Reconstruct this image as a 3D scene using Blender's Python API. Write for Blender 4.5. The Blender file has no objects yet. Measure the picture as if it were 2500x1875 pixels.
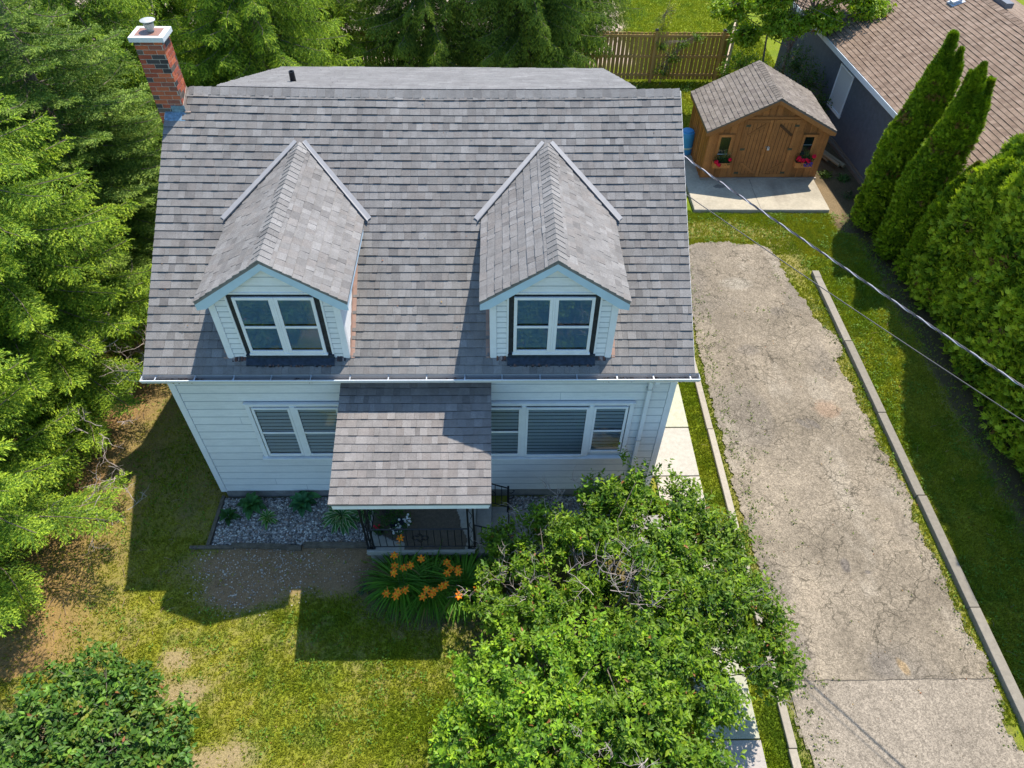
import bpy, bmesh, math, random
import numpy as np
from mathutils import Vector, Matrix
R_ = math.radians
random.seed(7)
rng = np.random.default_rng(11)
scene = bpy.context.scene
COL = scene.collection

# ------------------------------------------------------------------ camera
def cam_axes(p, r, yaw):
    cp, sp, cy, sy = math.cos(p), math.sin(p), math.cos(yaw), math.sin(yaw)
    fwd = Vector((-sy*cp, cy*cp, -sp)); right = Vector((cy, sy, 0)); up = right.cross(fwd)
    cr, sr = math.cos(r), math.sin(r)
    return cr*right+sr*up, -sr*right+cr*up, fwd
cd = bpy.data.cameras.new("camera"); cam = bpy.data.objects.new("camera", cd); COL.objects.link(cam)
a_, b_, d_ = cam_axes(0.83066, 0.019464, -0.030023)
M = Matrix.Identity(4)
for i in range(3):
    M[i][0] = a_[i]; M[i][1] = b_[i]; M[i][2] = -d_[i]
M[0][3], M[1][3], M[2][3] = 5.4791, -8.2481, 12.4155
cam.matrix_world = M
cd.sensor_width = 36; cd.lens = 1765.467/2500*36; cd.clip_start = .1; cd.clip_end = 3000
scene.camera = cam
# ------------------------------------------------------------------ world, sun, exposure
SD = Vector((.302, .421, 1.0)).normalized()
el = math.asin(SD.z); az = math.atan2(SD.x, SD.y)
w = bpy.data.worlds.new("World"); scene.world = w; w.use_nodes = True
nt = w.node_tree; nt.nodes.clear()
sky = nt.nodes.new('ShaderNodeTexSky'); sky.sky_type = 'NISHITA'; sky.sun_disc = False
sky.sun_elevation = el; sky.sun_rotation = az; sky.air_density = 1.0; sky.dust_density = .6; sky.ozone_density = 3.0
bg = nt.nodes.new('ShaderNodeBackground'); bg.inputs[1].default_value = .15
out = nt.nodes.new('ShaderNodeOutputWorld')
tn = nt.nodes.new('ShaderNodeVectorMath'); tn.operation = 'MULTIPLY'; tn.inputs[1].default_value = (.80, .97, 1.04)
nt.links.new(sky.outputs[0], tn.inputs[0]); nt.links.new(tn.outputs[0], bg.inputs[0]); nt.links.new(bg.outputs[0], out.inputs[0])
sl = bpy.data.lights.new("sun", 'SUN'); sun = bpy.data.objects.new("sun", sl); COL.objects.link(sun)
sl.energy = 3.8; sl.angle = R_(.5); sl.color = (1, .935, .84)
sun.rotation_euler = SD.to_track_quat('Z', 'Y').to_euler(); sun.location = (20, 20, 40)
scene.view_settings.view_transform = 'Standard'; scene.view_settings.look = 'None'
scene.view_settings.exposure = .98; scene.view_settings.gamma = 1

# ------------------------------------------------------------------ helpers
def mat(name, color=(.5, .5, .5), rough=.8, attr=False, noise=(), bump=None, spec=.3, transl=0, metal=0, tint=None):
    m = bpy.data.materials.new(name); m.use_nodes = True; n = m.node_tree; N = n.nodes; L = n.links
    b = N['Principled BSDF']; b.inputs['Roughness'].default_value = rough
    b.inputs['Specular IOR Level'].default_value = spec; b.inputs['Metallic'].default_value = metal
    tc = N.new('ShaderNodeTexCoord')
    if attr:
        at = N.new('ShaderNodeAttribute'); at.attribute_name = 'col'; cur = at.outputs['Color']
    else:
        rg = N.new('ShaderNodeRGB'); rg.outputs[0].default_value = (*color, 1); cur = rg.outputs[0]
    for k, ns in enumerate(noise):
        sc, amt = ns[0], ns[1]
        t = N.new('ShaderNodeTexNoise'); t.inputs['Scale'].default_value = sc; t.inputs['Detail'].default_value = 3 if len(ns) < 3 else ns[2]
        if len(ns) > 3:
            mp = N.new('ShaderNodeMapping'); mp.inputs['Scale'].default_value = ns[3]
            L.new(tc.outputs['Object'], mp.inputs[0]); L.new(mp.outputs[0], t.inputs['Vector'])
        else: L.new(tc.outputs['Object'], t.inputs['Vector'])
        mr = N.new('ShaderNodeMapRange'); mr.inputs[1].default_value = .3; mr.inputs[2].default_value = .7
        mr.inputs[3].default_value = 1-amt; mr.inputs[4].default_value = 1+amt
        L.new(t.outputs[0], mr.inputs[0])
        vm = N.new('ShaderNodeVectorMath'); vm.operation = 'SCALE'
        L.new(cur, vm.inputs[0]); L.new(mr.outputs[0], vm.inputs['Scale']); cur = vm.outputs[0]
    L.new(cur, b.inputs['Base Color'])
    if bump:
        t = N.new('ShaderNodeTexNoise'); t.inputs['Scale'].default_value = bump[0]; t.inputs['Detail'].default_value = 4
        L.new(tc.outputs['Object'], t.inputs['Vector'])
        bp = N.new('ShaderNodeBump'); bp.inputs['Strength'].default_value = bump[1]; bp.inputs['Distance'].default_value = bump[2] if len(bump) > 2 else .01
        L.new(t.outputs[0], bp.inputs['Height']); L.new(bp.outputs[0], b.inputs['Normal'])
    if transl:
        tr = N.new('ShaderNodeBsdfTranslucent'); ms = N.new('ShaderNodeMixShader'); ms.inputs[0].default_value = transl
        vm = N.new('ShaderNodeVectorMath'); vm.operation = 'MULTIPLY'; vm.inputs[1].default_value = tint or (1.5, 1.5, .6)
        L.new(cur, vm.inputs[0]); L.new(vm.outputs[0], tr.inputs['Color'])
        L.new(b.outputs[0], ms.inputs[1]); L.new(tr.outputs[0], ms.inputs[2]); L.new(ms.outputs[0], N['Material Output'].inputs[0])
    return m

def link_obj(name, me, parent=None):
    o = bpy.data.objects.new(name, me); COL.objects.link(o)
    if parent: o.parent = parent
    return o
def mesh_np(name, V, F, m, C=None, parent=None, smooth=False):
    """V (n,3) verts, F (m,k) faces of one size, C (m,3) face colours"""
    V = np.asarray(V, np.float32); F = np.asarray(F, np.int32)
    me = bpy.data.meshes.new(name); k = F.shape[1]
    me.vertices.add(len(V)); me.vertices.foreach_set('co', V.ravel())
    me.loops.add(F.size); me.loops.foreach_set('vertex_index', F.ravel())
    me.polygons.add(len(F)); me.polygons.foreach_set('loop_start', np.arange(0, F.size, k, dtype=np.int32))
    if smooth: me.polygons.foreach_set('use_smooth', np.ones(len(F), bool))
    me.update(calc_edges=True)
    if C is not None:
        at = me.attributes.new('col', 'FLOAT_COLOR', 'FACE')
        c4 = np.ones((len(F), 4), np.float32); c4[:, :3] = C; at.data.foreach_set('color', c4.ravel())
    me.materials.append(m)
    return link_obj(name, me, parent)

class MB:
    def __init__(s): s.v = []; s.f = []; s.c = []; s.col = (.5, .5, .5)
    def add(s, vs, fs, col=None):
        b = len(s.v); s.v.extend([tuple(p) for p in vs])
        for f in fs: s.f.append([b+i for i in f]); s.c.append(col or s.col)
        return s
    def quad(s, a, b, c, d, col=None): return s.add([a, b, c, d], [(0, 1, 2, 3)], col)
    def box(s, x0, x1, y0, y1, z0, z1, col=None, T=None):
        vs = [Vector((x, y, z)) for z in (z0, z1) for y in (y0, y1) for x in (x0, x1)]
        if T: vs = [T @ p for p in vs]
        return s.add(vs, [(0, 2, 3, 1), (4, 5, 7, 6), (0, 1, 5, 4), (2, 6, 7, 3), (0, 4, 6, 2), (1, 3, 7, 5)], col)
    def hexa(s, P, col=None):  # 8 corners bottom 4 (ccw), top 4
        return s.add(P, [(3, 2, 1, 0), (4, 5, 6, 7), (0, 1, 5, 4), (1, 2, 6, 5), (2, 3, 7, 6), (3, 0, 4, 7)], col)
    def prism(s, poly, axis, a0, a1, col=None):
        """poly of 2D points extruded along axis; axis 'x': poly=(y,z); 'y': poly=(x,z); 'z': poly=(x,y)"""
        def P(p, a): return (a, p[0], p[1]) if axis == 'x' else (p[0], a, p[1]) if axis == 'y' else (p[0], p[1], a)
        n = len(poly); vs = [P(p, a0) for p in poly]+[P(p, a1) for p in poly]
        fs = [tuple(range(n))[::-1], tuple(range(n, 2*n))]+[(i, (i+1) % n, n+(i+1) % n, n+i) for i in range(n)]
        return s.add(vs, fs, col)
    def tube(s, pts, r, n=6, col=None, cap=True):
        pts = [Vector(p) for p in pts]; rs = r if hasattr(r, '__len__') else [r]*len(pts)
        base = len(s.v); prev = None
        for i, p in enumerate(pts):
            d = (pts[min(i+1, len(pts)-1)]-pts[max(i-1, 0)]).normalized()
            u = (prev if prev else (Vector((1, 0, 0)) if abs(d.x) < .8 else Vector((0, 1, 0))))
            u = (u-d*u.dot(d)).normalized(); prev = u; v = d.cross(u)
            for k in range(n):
                a = 2*math.pi*k/n; s.v.append(tuple(p+(u*math.cos(a)+v*math.sin(a))*rs[i]))
        for i in range(len(pts)-1):
            for k in range(n):
                s.f.append([base+i*n+k, base+i*n+(k+1) % n, base+(i+1)*n+(k+1) % n, base+(i+1)*n+k]); s.c.append(col or s.col)
        if cap:
            s.f.append([base+k for k in range(n)][::-1]); s.c.append(col or s.col)
            s.f.append([base+(len(pts)-1)*n+k for k in range(n)]); s.c.append(col or s.col)
        return s
    def lathe(s, prof, c=(0, 0), n=20, col=None):
        base = len(s.v)
        for r, z in prof:
            for k in range(n):
                a = 2*math.pi*k/n; s.v.append((c[0]+r*math.cos(a), c[1]+r*math.sin(a), z))
        for i in range(len(prof)-1):
            for k in range(n):
                s.f.append([base+i*n+k, base+i*n+(k+1) % n, base+(i+1)*n+(k+1) % n, base+(i+1)*n+k]); s.c.append(col or s.col)
        s.f.append([base+(len(prof)-1)*n+k for k in range(n)]); s.c.append(col or s.col)
        return s
    def build(s, name, m, parent=None, bevel=0, smooth=False, deform=None):
        vs = s.v if not deform else [deform(*p) for p in s.v]
        me = bpy.data.meshes.new(name); me.from_pydata(vs, [], s.f); me.update()
        at = me.attributes.new('col', 'FLOAT_COLOR', 'FACE')
        at.data.foreach_set('color', np.array([(*c, 1) for c in s.c], np.float32).ravel())
        if smooth: me.polygons.foreach_set('use_smooth', [True]*len(me.polygons))
        me.materials.append(m); o = link_obj(name, me, parent)
        if bevel:
            b = o.modifiers.new('bevel', 'BEVEL'); b.width = bevel; b.segments = 2; b.limit_method = 'ANGLE'
        return o

def tag(o, label=None, cat=None, group=None, kind=None):
    if label: o['label'] = label
    if cat: o['category'] = cat
    if group: o['group'] = group
    if kind: o['kind'] = kind
    return o
def empty(name, loc=(0, 0, 0), rz=0):
    o = bpy.data.objects.new(name, None); COL.objects.link(o); o.location = loc; o.rotation_euler = (0, 0, rz)
    o.empty_display_size = .3
    return o
def copy_tree(o, parent=None):
    c = o.copy(); COL.objects.link(c); c.parent = parent
    for ch in [x for x in bpy.data.objects if x.parent == o]: copy_tree(ch, c)
    return c

def hsh(i, j, s): return np.modf(np.abs(np.sin(i*127.1+j*311.7+s*74.7)*43758.5453))[0]
def vnoise(x, y, s=0):
    xi, yi = np.floor(x), np.floor(y); fx, fy = x-xi, y-yi; fx = fx*fx*(3-2*fx); fy = fy*fy*(3-2*fy)
    return (hsh(xi, yi, s)*(1-fx)+hsh(xi+1, yi, s)*fx)*(1-fy)+(hsh(xi, yi+1, s)*(1-fx)+hsh(xi+1, yi+1, s)*fx)*fy
def fbm(x, y, s=0, o=4):
    t = 0; a = .5; n = 0
    for k in range(o): t = t+a*vnoise(x*2**k, y*2**k, s+k); n += a; a *= .55
    return t/n
def sstep(a, b, x): t = np.clip((x-a)/(b-a), 0, 1); return t*t*(3-2*t)

def scatter(TV, TF, P, B, C, cvar=0.):
    """place template TV,(TF) at P with bases B (N,3,3; columns = x,y,z axes scaled); returns V,F,C"""
    N, n, m = len(P), len(TV), len(TF)
    V = np.einsum('nij,kj->nki', B, TV)+P[:, None, :]
    F = TF[None]+(np.arange(N)*n)[:, None, None]
    CC = np.repeat(C, m, axis=0)
    if cvar: CC = CC*(1+cvar*(rng.random((len(CC), 1))-.5))
    return V.reshape(-1, 3), F.reshape(-1, TF.shape[1]), CC
def nrm(v): return v/np.maximum(np.linalg.norm(v, axis=-1, keepdims=True), 1e-9)
def basis(D, UPV, sx, sy, sz):
    """y axis along D, z axis near UPV"""
    y = nrm(D); x = nrm(np.cross(y, UPV)); z = np.cross(x, y)
    s = lambda q: np.broadcast_to(np.asarray(q, float), (len(D),))[:, None]
    return np.stack([x*s(sx), y*s(sy), z*s(sz)], axis=2)
def rand_dir(n): return nrm(rng.normal(size=(n, 3)))

# ------------------------------------------------------------------ materials
M_white = mat('white_vinyl', (.74, .76, .77), .55, noise=((3, .05), (40, .03)))
M_trim = mat('white_aluminium_trim', (.72, .72, .72), .45, noise=((5, .05), (60, .03)))
M_siding = mat('white_siding', rough=.6, attr=True, noise=((1.3, .05), (25, .025), (4, .06, 3, (1, 1, 8))))
M_found = mat('foundation_concrete', (.23, .22, .21), .9, noise=((6, .2), (60, .15)), bump=(30, .4))
M_shingle = mat('asphalt_shingle', rough=.95, attr=True, noise=((200, .50, 2), (1.1, .07), (9, .08), (1, .07, 4, (5, .6, .6))), bump=(300, .6, .004), spec=.15)
M_metal = mat('flashing_metal', (.48, .50, .52), .38, noise=((8, .12), (40, .05)), metal=.35)
M_rake = mat('pale_blue_trim', (.46, .58, .66), .5, noise=((5, .05),))
M_copper = mat('brown_flashing', (.32, .20, .15), .5, noise=((10, .1),))
M_dark = mat('painted_recess', (.018, .022, .028), .6, noise=((12, .5), (60, .3)))
M_black = mat('black_iron', (.012, .012, .014), .45, noise=((50, .2),))
M_brick = mat('brick', rough=.9, attr=True, noise=((60, .18), (8, .1)), bump=(70, .4))
M_conc = mat('concrete', (.30, .285, .25), .92, attr=False, noise=((2.2, .12), (14, .1), (120, .15)), bump=(90, .3))
M_concA = mat('stained_concrete', rough=.92, attr=True, noise=((14, .1), (120, .15)), bump=(90, .3))
M_wood = mat('stained_wood', rough=.6, attr=True, noise=((30, .28, 4, (6, 6, .6)), (3, .12)), spec=.35)
M_fence = mat('fence_wood', rough=.8, attr=True, noise=((22, .25, 3, (6, 6, .5)),))
M_timber = mat('landscape_timber', (.12, .10, .075), .9, noise=((9, .3), (50, .25)))
M_bark = mat('bark', (.16, .125, .10), .95, noise=((20, .3),))
M_dead = mat('dead_twigs', (.38, .31, .27), .9, noise=((15, .2),))
M_leaf = mat('leaf', rough=.5, attr=True, spec=.28, transl=.32, tint=(1.5, 1.6, .5))
M_need = mat('needles', rough=.6, attr=True, spec=.25, transl=.22, tint=(1.5, 1.5, .5))
M_grass = mat('grass_blades', rough=.6, attr=True, spec=.2, transl=.3, tint=(1.5, 1.4, .5))
M_flower = mat('petals', rough=.5, attr=True, spec=.2, transl=.25, tint=(1.3, 1.1, 1))
M_stone = mat('pebbles', rough=.8, attr=True, noise=((70, .2),))
M_gar = mat('charcoal_siding', (.060, .066, .078), .6, noise=((6, .12), (30, .08)))
M_any = mat('painted', rough=.5, attr=True, noise=((30, .06),))
M_blind = mat('blind_slats', (.55, .60, .64), .5)
def glass_mat():
    m = bpy.data.materials.new('window_glass'); m.use_nodes = True; N = m.node_tree.nodes; L = m.node_tree.links; N.clear()
    o = N.new('ShaderNodeOutputMaterial'); t = N.new('ShaderNodeBsdfTransparent'); t.inputs[0].default_value = (.8, .85, .9, 1)
    g = N.new('ShaderNodeBsdfGlossy'); g.inputs['Roughness'].default_value = .02; g.inputs[0].default_value = (.9, .95, 1, 1)
    f = N.new('ShaderNodeFresnel'); f.inputs[0].default_value = 1.75; x = N.new('ShaderNodeMixShader')
    tc = N.new('ShaderNodeTexCoord'); nz = N.new('ShaderNodeTexNoise'); nz.inputs['Scale'].default_value = 2.5
    bp = N.new('ShaderNodeBump'); bp.inputs['Strength'].default_value = .05
    L.new(tc.outputs['Object'], nz.inputs['Vector']); L.new(nz.outputs[0], bp.inputs['Height']); L.new(bp.outputs[0], g.inputs['Normal'])
    L.new(f.outputs[0], x.inputs[0]); L.new(t.outputs[0], x.inputs[1]); L.new(g.outputs[0], x.inputs[2]); L.new(x.outputs[0], o.inputs[0])
    return m
M_glass = glass_mat()
M_bblind = mat('blue_blind', (.17, .34, .50), .5)

# ------------------------------------------------------------------ shingles
GREYS = [(.180, .169, .158), (.193, .181, .170), (.168, .157, .147), (.212, .200, .188), (.143, .133, .125), (.178, .162, .149), (.184, .169, .156)]
GW = [6, 5, 3, 2, 1.2, 3, 2]
def shingles(mb, O, U, Vd, width, length, exp=.143, pal=GREYS, wts=GW, th=.0155, seg=(.075, .19), jit=.004, inside=None):
    """rows of overlapping shingle tabs on a plane: O eave corner, U along the eave, Vd up the slope"""
    O, U, Vd = Vector(O), Vector(U).normalized(), Vector(Vd).normalized(); Nn = U.cross(Vd).normalized()
    n = int(math.ceil(length/exp))
    for i in range(n):
        v0 = i*exp; v1 = min(v0+exp*1.12, length); u = 0.; wob = random.random()*10
        last = None
        while u < width-1e-4:
            ww = random.uniform(*seg)
            u2 = min(u+ww, width)
            if width-u2 < .05: u2 = width
            c = random.choices(pal, wts)[0]
            if c == last: c = random.choices(pal, wts)[0]
            last = c; k = random.uniform(.93, 1.07); c = (c[0]*k, c[1]*k, c[2]*k)
            if inside is None or inside((u+u2)/2, v0+exp/2):
                h = th*random.choice((1, 1, 1.45)); dv = jit*math.sin(u*2.3+wob)+random.uniform(-.0012, .0012) if i else 0
                g = .0012 if u > 0 else 0
                a = O+U*(u+g)+Vd*(v0+dv); b = O+U*(u2-g)+Vd*(v0+dv); c2 = O+U*(u2-g)+Vd*v1; d = O+U*(u+g)+Vd*v1
                mb.hexa([a-Nn*.004, b-Nn*.004, c2-Nn*.006, d-Nn*.006, a+Nn*h, b+Nn*h, c2+Nn*.001, d+Nn*.001], c); mb.c[-4] = (.018, .018, .020)
            u = u2
def caps(mb, A, B, left, right, hw=.14, exp=.14, lift=.014, pal=GREYS):
    """ridge cap shingles from A to B (each overlaps the one before); left/right: unit vectors down the two slopes"""
    A, B = Vector(A), Vector(B); D = (B-A); Ln = D.length; D.normalize(); n = int(Ln/exp)
    l, r = Vector(left).normalized(), Vector(right).normalized(); up = Vector((0, 0, 1))
    for i in range(n+1):
        s0 = i*exp; s1 = min(s0+exp*1.1, Ln)
        if s1-s0 < .02: continue
        k = random.uniform(.92, 1.12); c = random.choice(pal[:4]); c = tuple(x*k for x in c)
        p0 = A+D*s0+up*(lift+.012); p1 = A+D*s1+up*lift
        q = [p0+l*hw-up*.004, p0, p0+r*hw-up*.004, p1+l*hw-up*.004, p1, p1+r*hw-up*.004]
        dn = up*.022
        V = [x for x in q]+[x-dn for x in q]
        mb.add(V, [(0, 1, 4, 3), (1, 2, 5, 4), (0, 6, 7, 1), (1, 7, 8, 2), (0, 3, 9, 6), (2, 8, 11, 5)], c)

# ================================================================== HOUSE
W = 8.5; YE, ZE, YR, ZR = -.236, 3.895, 4.01, 6.59
SL = (ZR-ZE)/(YR-YE); RLEN = math.hypot(ZR-ZE, YR-YE); RV = Vector((0, YR-YE, ZR-ZE)).normalized()
def zroof(y): return ZE+SL*(y-YE)
RX0, RX1 = -.19, 8.69
def sag(x, y, z):   # the old ridge dips a little in the middle
    t = min(1, max(0, (y-YE)/(YR-YE))) if y <= YR else max(0, 1-(y-YR)/3)
    return (x, y, z-.055*math.sin(math.pi*min(1, max(0, (x-RX0)/(RX1-RX0))))*t**2)
house = empty('house'); tag(house, 'white sided one and a half storey house with grey shingle roof and two gabled dormers', 'house')
fb = MB(); fb.box(.03, W-.03, .03, 7.97, -.1, .26); fb.box(.8, 7.8, 7.9, 8.1, -.1, .26); fb.build('foundation', M_found, house)
wl = MB(); wl.col = (.70, .69, .67); wl.box(0, W, 0, 8, .25, 3.80)
for xx in (0.0, W-.12):   # gables
    wl.prism([(0, 3.79), (8, 3.79), (YR, ZR-.09)], 'x', xx, xx+.12)
wl.prism([(4.3, 3.8), (8.0, 3.8), (8.0, 5.0), (4.3, 6.35)], 'x', .78, 7.85)
def laps(mb, x0, x1, z0, z1, y=0., exp=.209, skip=()):
    z = z0
    while z < z1-.02:
        zt = min(z+exp, z1)
        zg = zt-.034; kq = random.uniform(.965, 1.03); xj = random.uniform(x0+.5, x1-.5); mb.quad((xj, y-.0185, z), (xj+.006, y-.0185, z), (xj+.006, y-.0055, zg), (xj, y-.0055, zg), (.30, .32, .34)); mb.add([(x0, y-.018, z), (x1, y-.018, z), (x1, y-.005, zg), (x0, y-.005, zg), (x0, y+.004, z), (x1, y+.004, z)], [(0, 1, 2, 3), (0, 4, 5, 1)], (.70*kq, .69*kq, .67*kq))
        mb.add([(x0, y-.005, zg), (x1, y-.005, zg), (x1, y-.003, zt), (x0, y-.003, zt)], [(0, 1, 2, 3)], (.34, .37, .40))  # dark strip paints the shadow line under the next lap's lip
        z = zt
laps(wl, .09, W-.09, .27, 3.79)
for xs, sg in ((0, -1), (W, 1)):   # side walls
    z = .27
    while z < 6.4:
        zt = z+.209; ya, yb = .09, 7.91
        if z > 3.85:
            ya = max(ya, (z+.12-ZE)/SL+YE+.1); yb = min(yb, 2*YR-ya)
        if yb-ya > .1:
            wl.add([(xs+sg*.016, ya, z), (xs+sg*.016, yb, z), (xs+sg*.003, yb, zt), (xs+sg*.003, ya, zt), (xs, ya, z), (xs, yb, z)], [(0, 1, 2, 3), (0, 4, 5, 1)])
        z = zt
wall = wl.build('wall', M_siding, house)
for a, b, c, d in ((-.024, .085, -.024, -.002), (W-.085, W+.024, W+.002, W+.024)):
    tb = MB(); tb.box(a, b, -.026, -.002, .245, 3.79); tb.box(c, d, -.0015, .085, .245, 3.79); tb.build('corner_trim', M_trim, wall)
# --- main roof
rf = MB(); rf.col = (.2, .19, .185)
def rslab(a, b, c, d, t=.05, mb=rf, col=None):   # thin slab below 4 corners
    dn = Vector((0, 0, -t)); P = [Vector(p) for p in (a, b, c, d)]; n = max(1, int((P[1]-P[0]).length/.5)); k = max(1, int((P[3]-P[0]).length/.8))
    g = lambda u, v: P[0].lerp(P[1], u).lerp(P[3].lerp(P[2], u), v)
    for i in range(n):
        for j in range(k):
            Q = [g(i/n, j/k), g((i+1)/n, j/k), g((i+1)/n, (j+1)/k), g(i/n, (j+1)/k)]; mb.hexa([p+dn for p in Q]+Q, col)
e = .012
rslab((RX0, YE, ZE-e), (RX1, YE, ZE-e), (RX1, YR, ZR-e), (RX0, YR, ZR-e), .07)
rslab((RX0, YR, ZR-e), (RX1, YR, ZR-e), (RX1, 2*YR-YE, ZE-e), (RX0, 2*YR-YE, ZE-e), .07)
CHX = .16
def mainside(u, v):
    x = RX0+u; y = YE+v*RV.y
    return not (x < CHX and y > 3.46+(x-RX0)*.4)
shingles(rf, (RX0, YE-.012, ZE), (1, 0, 0), RV, RX1-RX0, RLEN-.04, inside=mainside)
shingles(rf, (RX1, 2*YR-YE, ZE), (-1, 0, 0), (0, -RV.y, RV.z), RX1-RX0, RLEN-.04, seg=(.3, .7))
caps(rf, (RX1-.02, YR, ZR+.012), (CHX+.03, YR, ZR+.012), (0, -RV.y, -RV.z), (0, RV.y, -RV.z), hw=.15, exp=.15, lift=.012)
roof = rf.build('roof', M_shingle, house, deform=sag)
db = MB()   # drip edge and rake boards
for xx, s in ((RX0, -1), (RX1, 1)):
    for (ya, za, yb, zb) in ((YE, ZE, YR, ZR), (2*YR-YE, ZE, YR, ZR)):
        x0, x1 = (xx-.010, xx-.002) if s < 0 else (xx+.002, xx+.010)
        db.prism([(ya, za-.15), (ya, za-.012), (yb, zb-.012), (yb, zb-.15)], 'x', x0, x1)
db.box(RX0, RX1, YE+.01, 0.0, ZE-.13, ZE-.105); db.box(RX0, RX1, YE-.001, YE+.02, ZE-.13, ZE-.022)
db.build('fascia', M_trim, roof)
# --- rear roof of the back addition (lower pitch)
rr = MB(); rr.col = (.2, .19, .185)
A0, A1 = Vector((.62, YR+.0, ZR+.035)), Vector((.62, 8.2, 5.08))
RV2 = (A0-A1).normalized(); L2 = (A0-A1).length
rslab((.62, YR, ZR+.02), (7.93, YR, ZR+.02), (7.93, 8.2, 5.065), (.62, 8.2, 5.065), .08, rr)
PAL2 = [(.185, .177, .170), (.176, .167, .161), (.194, .186, .178), (.167, .158, .152)]
shingles(rr, (7.93, 8.2, 5.08), (-1, 0, 0), RV2, 7.31, L2-.1, pal=PAL2, wts=[3, 3, 2, 2], seg=(.2, .5))
rear = rr.build('rear_roof', M_shingle, house, deform=sag)
vp = MB(); vp.lathe([(.09, 0), (.085, .03), (.055, .06), (.05, .26), (.035, .26), (.035, .2)], n=16)
o = vp.build('vent_pipe', M_black, rear, smooth=False); o.location = (1.74, 4.9, 6.22)
# --- chimney
CX0, CX1, CY0, CY1, CZ1 = -.30, .15, 3.62, 3.98, 7.52
ch = MB(); ch.col = (.50, .44, .36); ch.box(CX0+.006, CX1-.006, CY0+.006, CY1-.006, -.1, CZ1)
REDS = [((.44, .115, .05), 5), ((.36, .085, .045), 4), ((.25, .085, .055), 2), ((.065, .055, .052), 2), ((.12, .09, .07), 1.8)]
def brow(z, k, zb=.064):
    faces = (('x', CX0, CX1, CY0, -1), ('x', CX0, CX1, CY1, 1), ('y', CY0, CY1, CX0, -1), ('y', CY0, CY1, CX1, 1))
    for ax, a0, a1, f, s in faces:
        u = a0-(.11 if (k+(ax == 'y')) % 2 else 0)
        while u < a1:
            u0, u1 = max(u, a0), min(u+.205, a1); u += .215
            if u1-u0 < .02: continue
            c = random.choices([q[0] for q in REDS], [q[1] for q in REDS])[0]; kk = random.uniform(.85, 1.15); c = tuple(x*kk for x in c)
            d = random.uniform(-.001, .0015); lo, hi = (f-d-.0005, f+.01) if s < 0 else (f-.01, f+d+.0005)
            if ax == 'x': ch.box(u0+.0005, u1-.0005, lo, hi, z, z+zb, c)
            else: ch.box(lo, hi, u0+.001, u1-.001, z, z+zb, c)
k = 0; z = .02
while z < CZ1-.05: brow(z, k); z += .0752; k += 1
chim = ch.build('chimney', M_brick, house); chim['label'] = 'red and dark brick chimney at the left end of the ridge'
cp = MB(); cp.prism([(CX0-.045, CY0-.045), (CX1+.055, CY0-.045), (CX1+.055, CY1+.05), (CX0-.045, CY1+.05)], 'z', CZ1, CZ1+.075, (.62, .62, .60))
cp.box(CX0+.03, CX1-.03, CY0+.03, CY1-.03, CZ1+.075, CZ1+.08, (.27, .14, .10))
cp.build('chimney_cap', M_any, chim, bevel=.006)
fl = MB(); fl.lathe([(.05, CZ1+.078), (.048, CZ1+.12), (.075, CZ1+.13), (.08, CZ1+.20), (.06, CZ1+.20)], c=(-.06, 3.84), n=24)
fl.lathe([(.10, CZ1+.232), (.118, CZ1+.235), (.118, CZ1+.245), (.06, CZ1+.262), (.001, CZ1+.268)], c=(-.06, 3.84), n=28)
for a in (0, 2.1, 4.2): fl.box(-.06+.065*math.cos(a)-.006, -.06+.065*math.cos(a)+.006, 3.84+.065*math.sin(a)-.006, 3.84+.065*math.sin(a)+.006, CZ1+.19, CZ1+.24)
fl.build('flue', mat('galvanised', (.42, .42, .38), .5, metal=.3, noise=((12, .2),)), chim)
cf = MB(); zc = zroof(3.60)
cf.col = (.16, .24, .30)
cf.box(-.06, CX1+.02, CY0-.012, CY0-.003, zc-.04, zc+.13)
cf.hexa([(RX0+.005, 3.47, zroof(3.47)-.01), (CX1+.02, 3.47, zroof(3.47)-.01), (CX1+.02, CY0-.004, zc-.01), (RX0+.005, CY0-.004, zc-.01), (RX0+.005, 3.47, zroof(3.47)+.012), (CX1+.02, 3.47, zroof(3.47)+.012), (CX1+.02, CY0-.004, zc+.02), (RX0+.005, CY0-.004, zc+.02)])
cf.hexa([(CX1+.002, CY0, zc-.05), (CX1+.012, CY0, zc-.05), (CX1+.012, CY1, zc+.1), (CX1+.002, CY1, zc+.1), (CX1+.002, CY0, zc+.14), (CX1+.012, CY0, zc+.14), (CX1+.012, CY1, zc+.30), (CX1+.002, CY1, zc+.30)], (.38, .30, .24))
cf.box(CX1+.0, CX1+.10, CY0-.03, CY0+.05, zc+.005, zc+.03, (.42, .3, .24))
cf.build('chimney_flashing', mat('old_flashing', rough=.5, attr=True, noise=((25, .35),), metal=.2), chim)
# --- gutter
gt = MB(); GY0, GY1, GZ0, GZ1 = YE-.005, YE-.135, ZE-.115, ZE-.022
prof = [(GY0, GZ1+.02), (GY0, GZ0), (GY1+.035, GZ0), (GY1+.012, GZ0+.045), (GY1, GZ1-.012), (GY1, GZ1), (GY1+.012, GZ1)]
t = .003
inner = [(y+(-t if i < 2 else t), z+t) for i, (y, z) in enumerate(prof)]
for i in range(len(prof)-1):
    (ya, za), (yb, zb) = prof[i], prof[i+1]; (yc, zc_), (yd, zd) = inner[i+1], inner[i]
    gt.hexa([(-.21, ya, za), (8.76, ya, za), (8.76, yb, zb), (-.21, yb, zb), (-.21, yd, zd), (8.76, yd, zd), (8.76, yc, zc_), (-.21, yc, zc_)], [(.34, .33, .32), (.26, .22, .19), (.60, .61, .62), (.62, .63, .64), (.74, .75, .76), (.72, .73, .74)][i])
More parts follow.
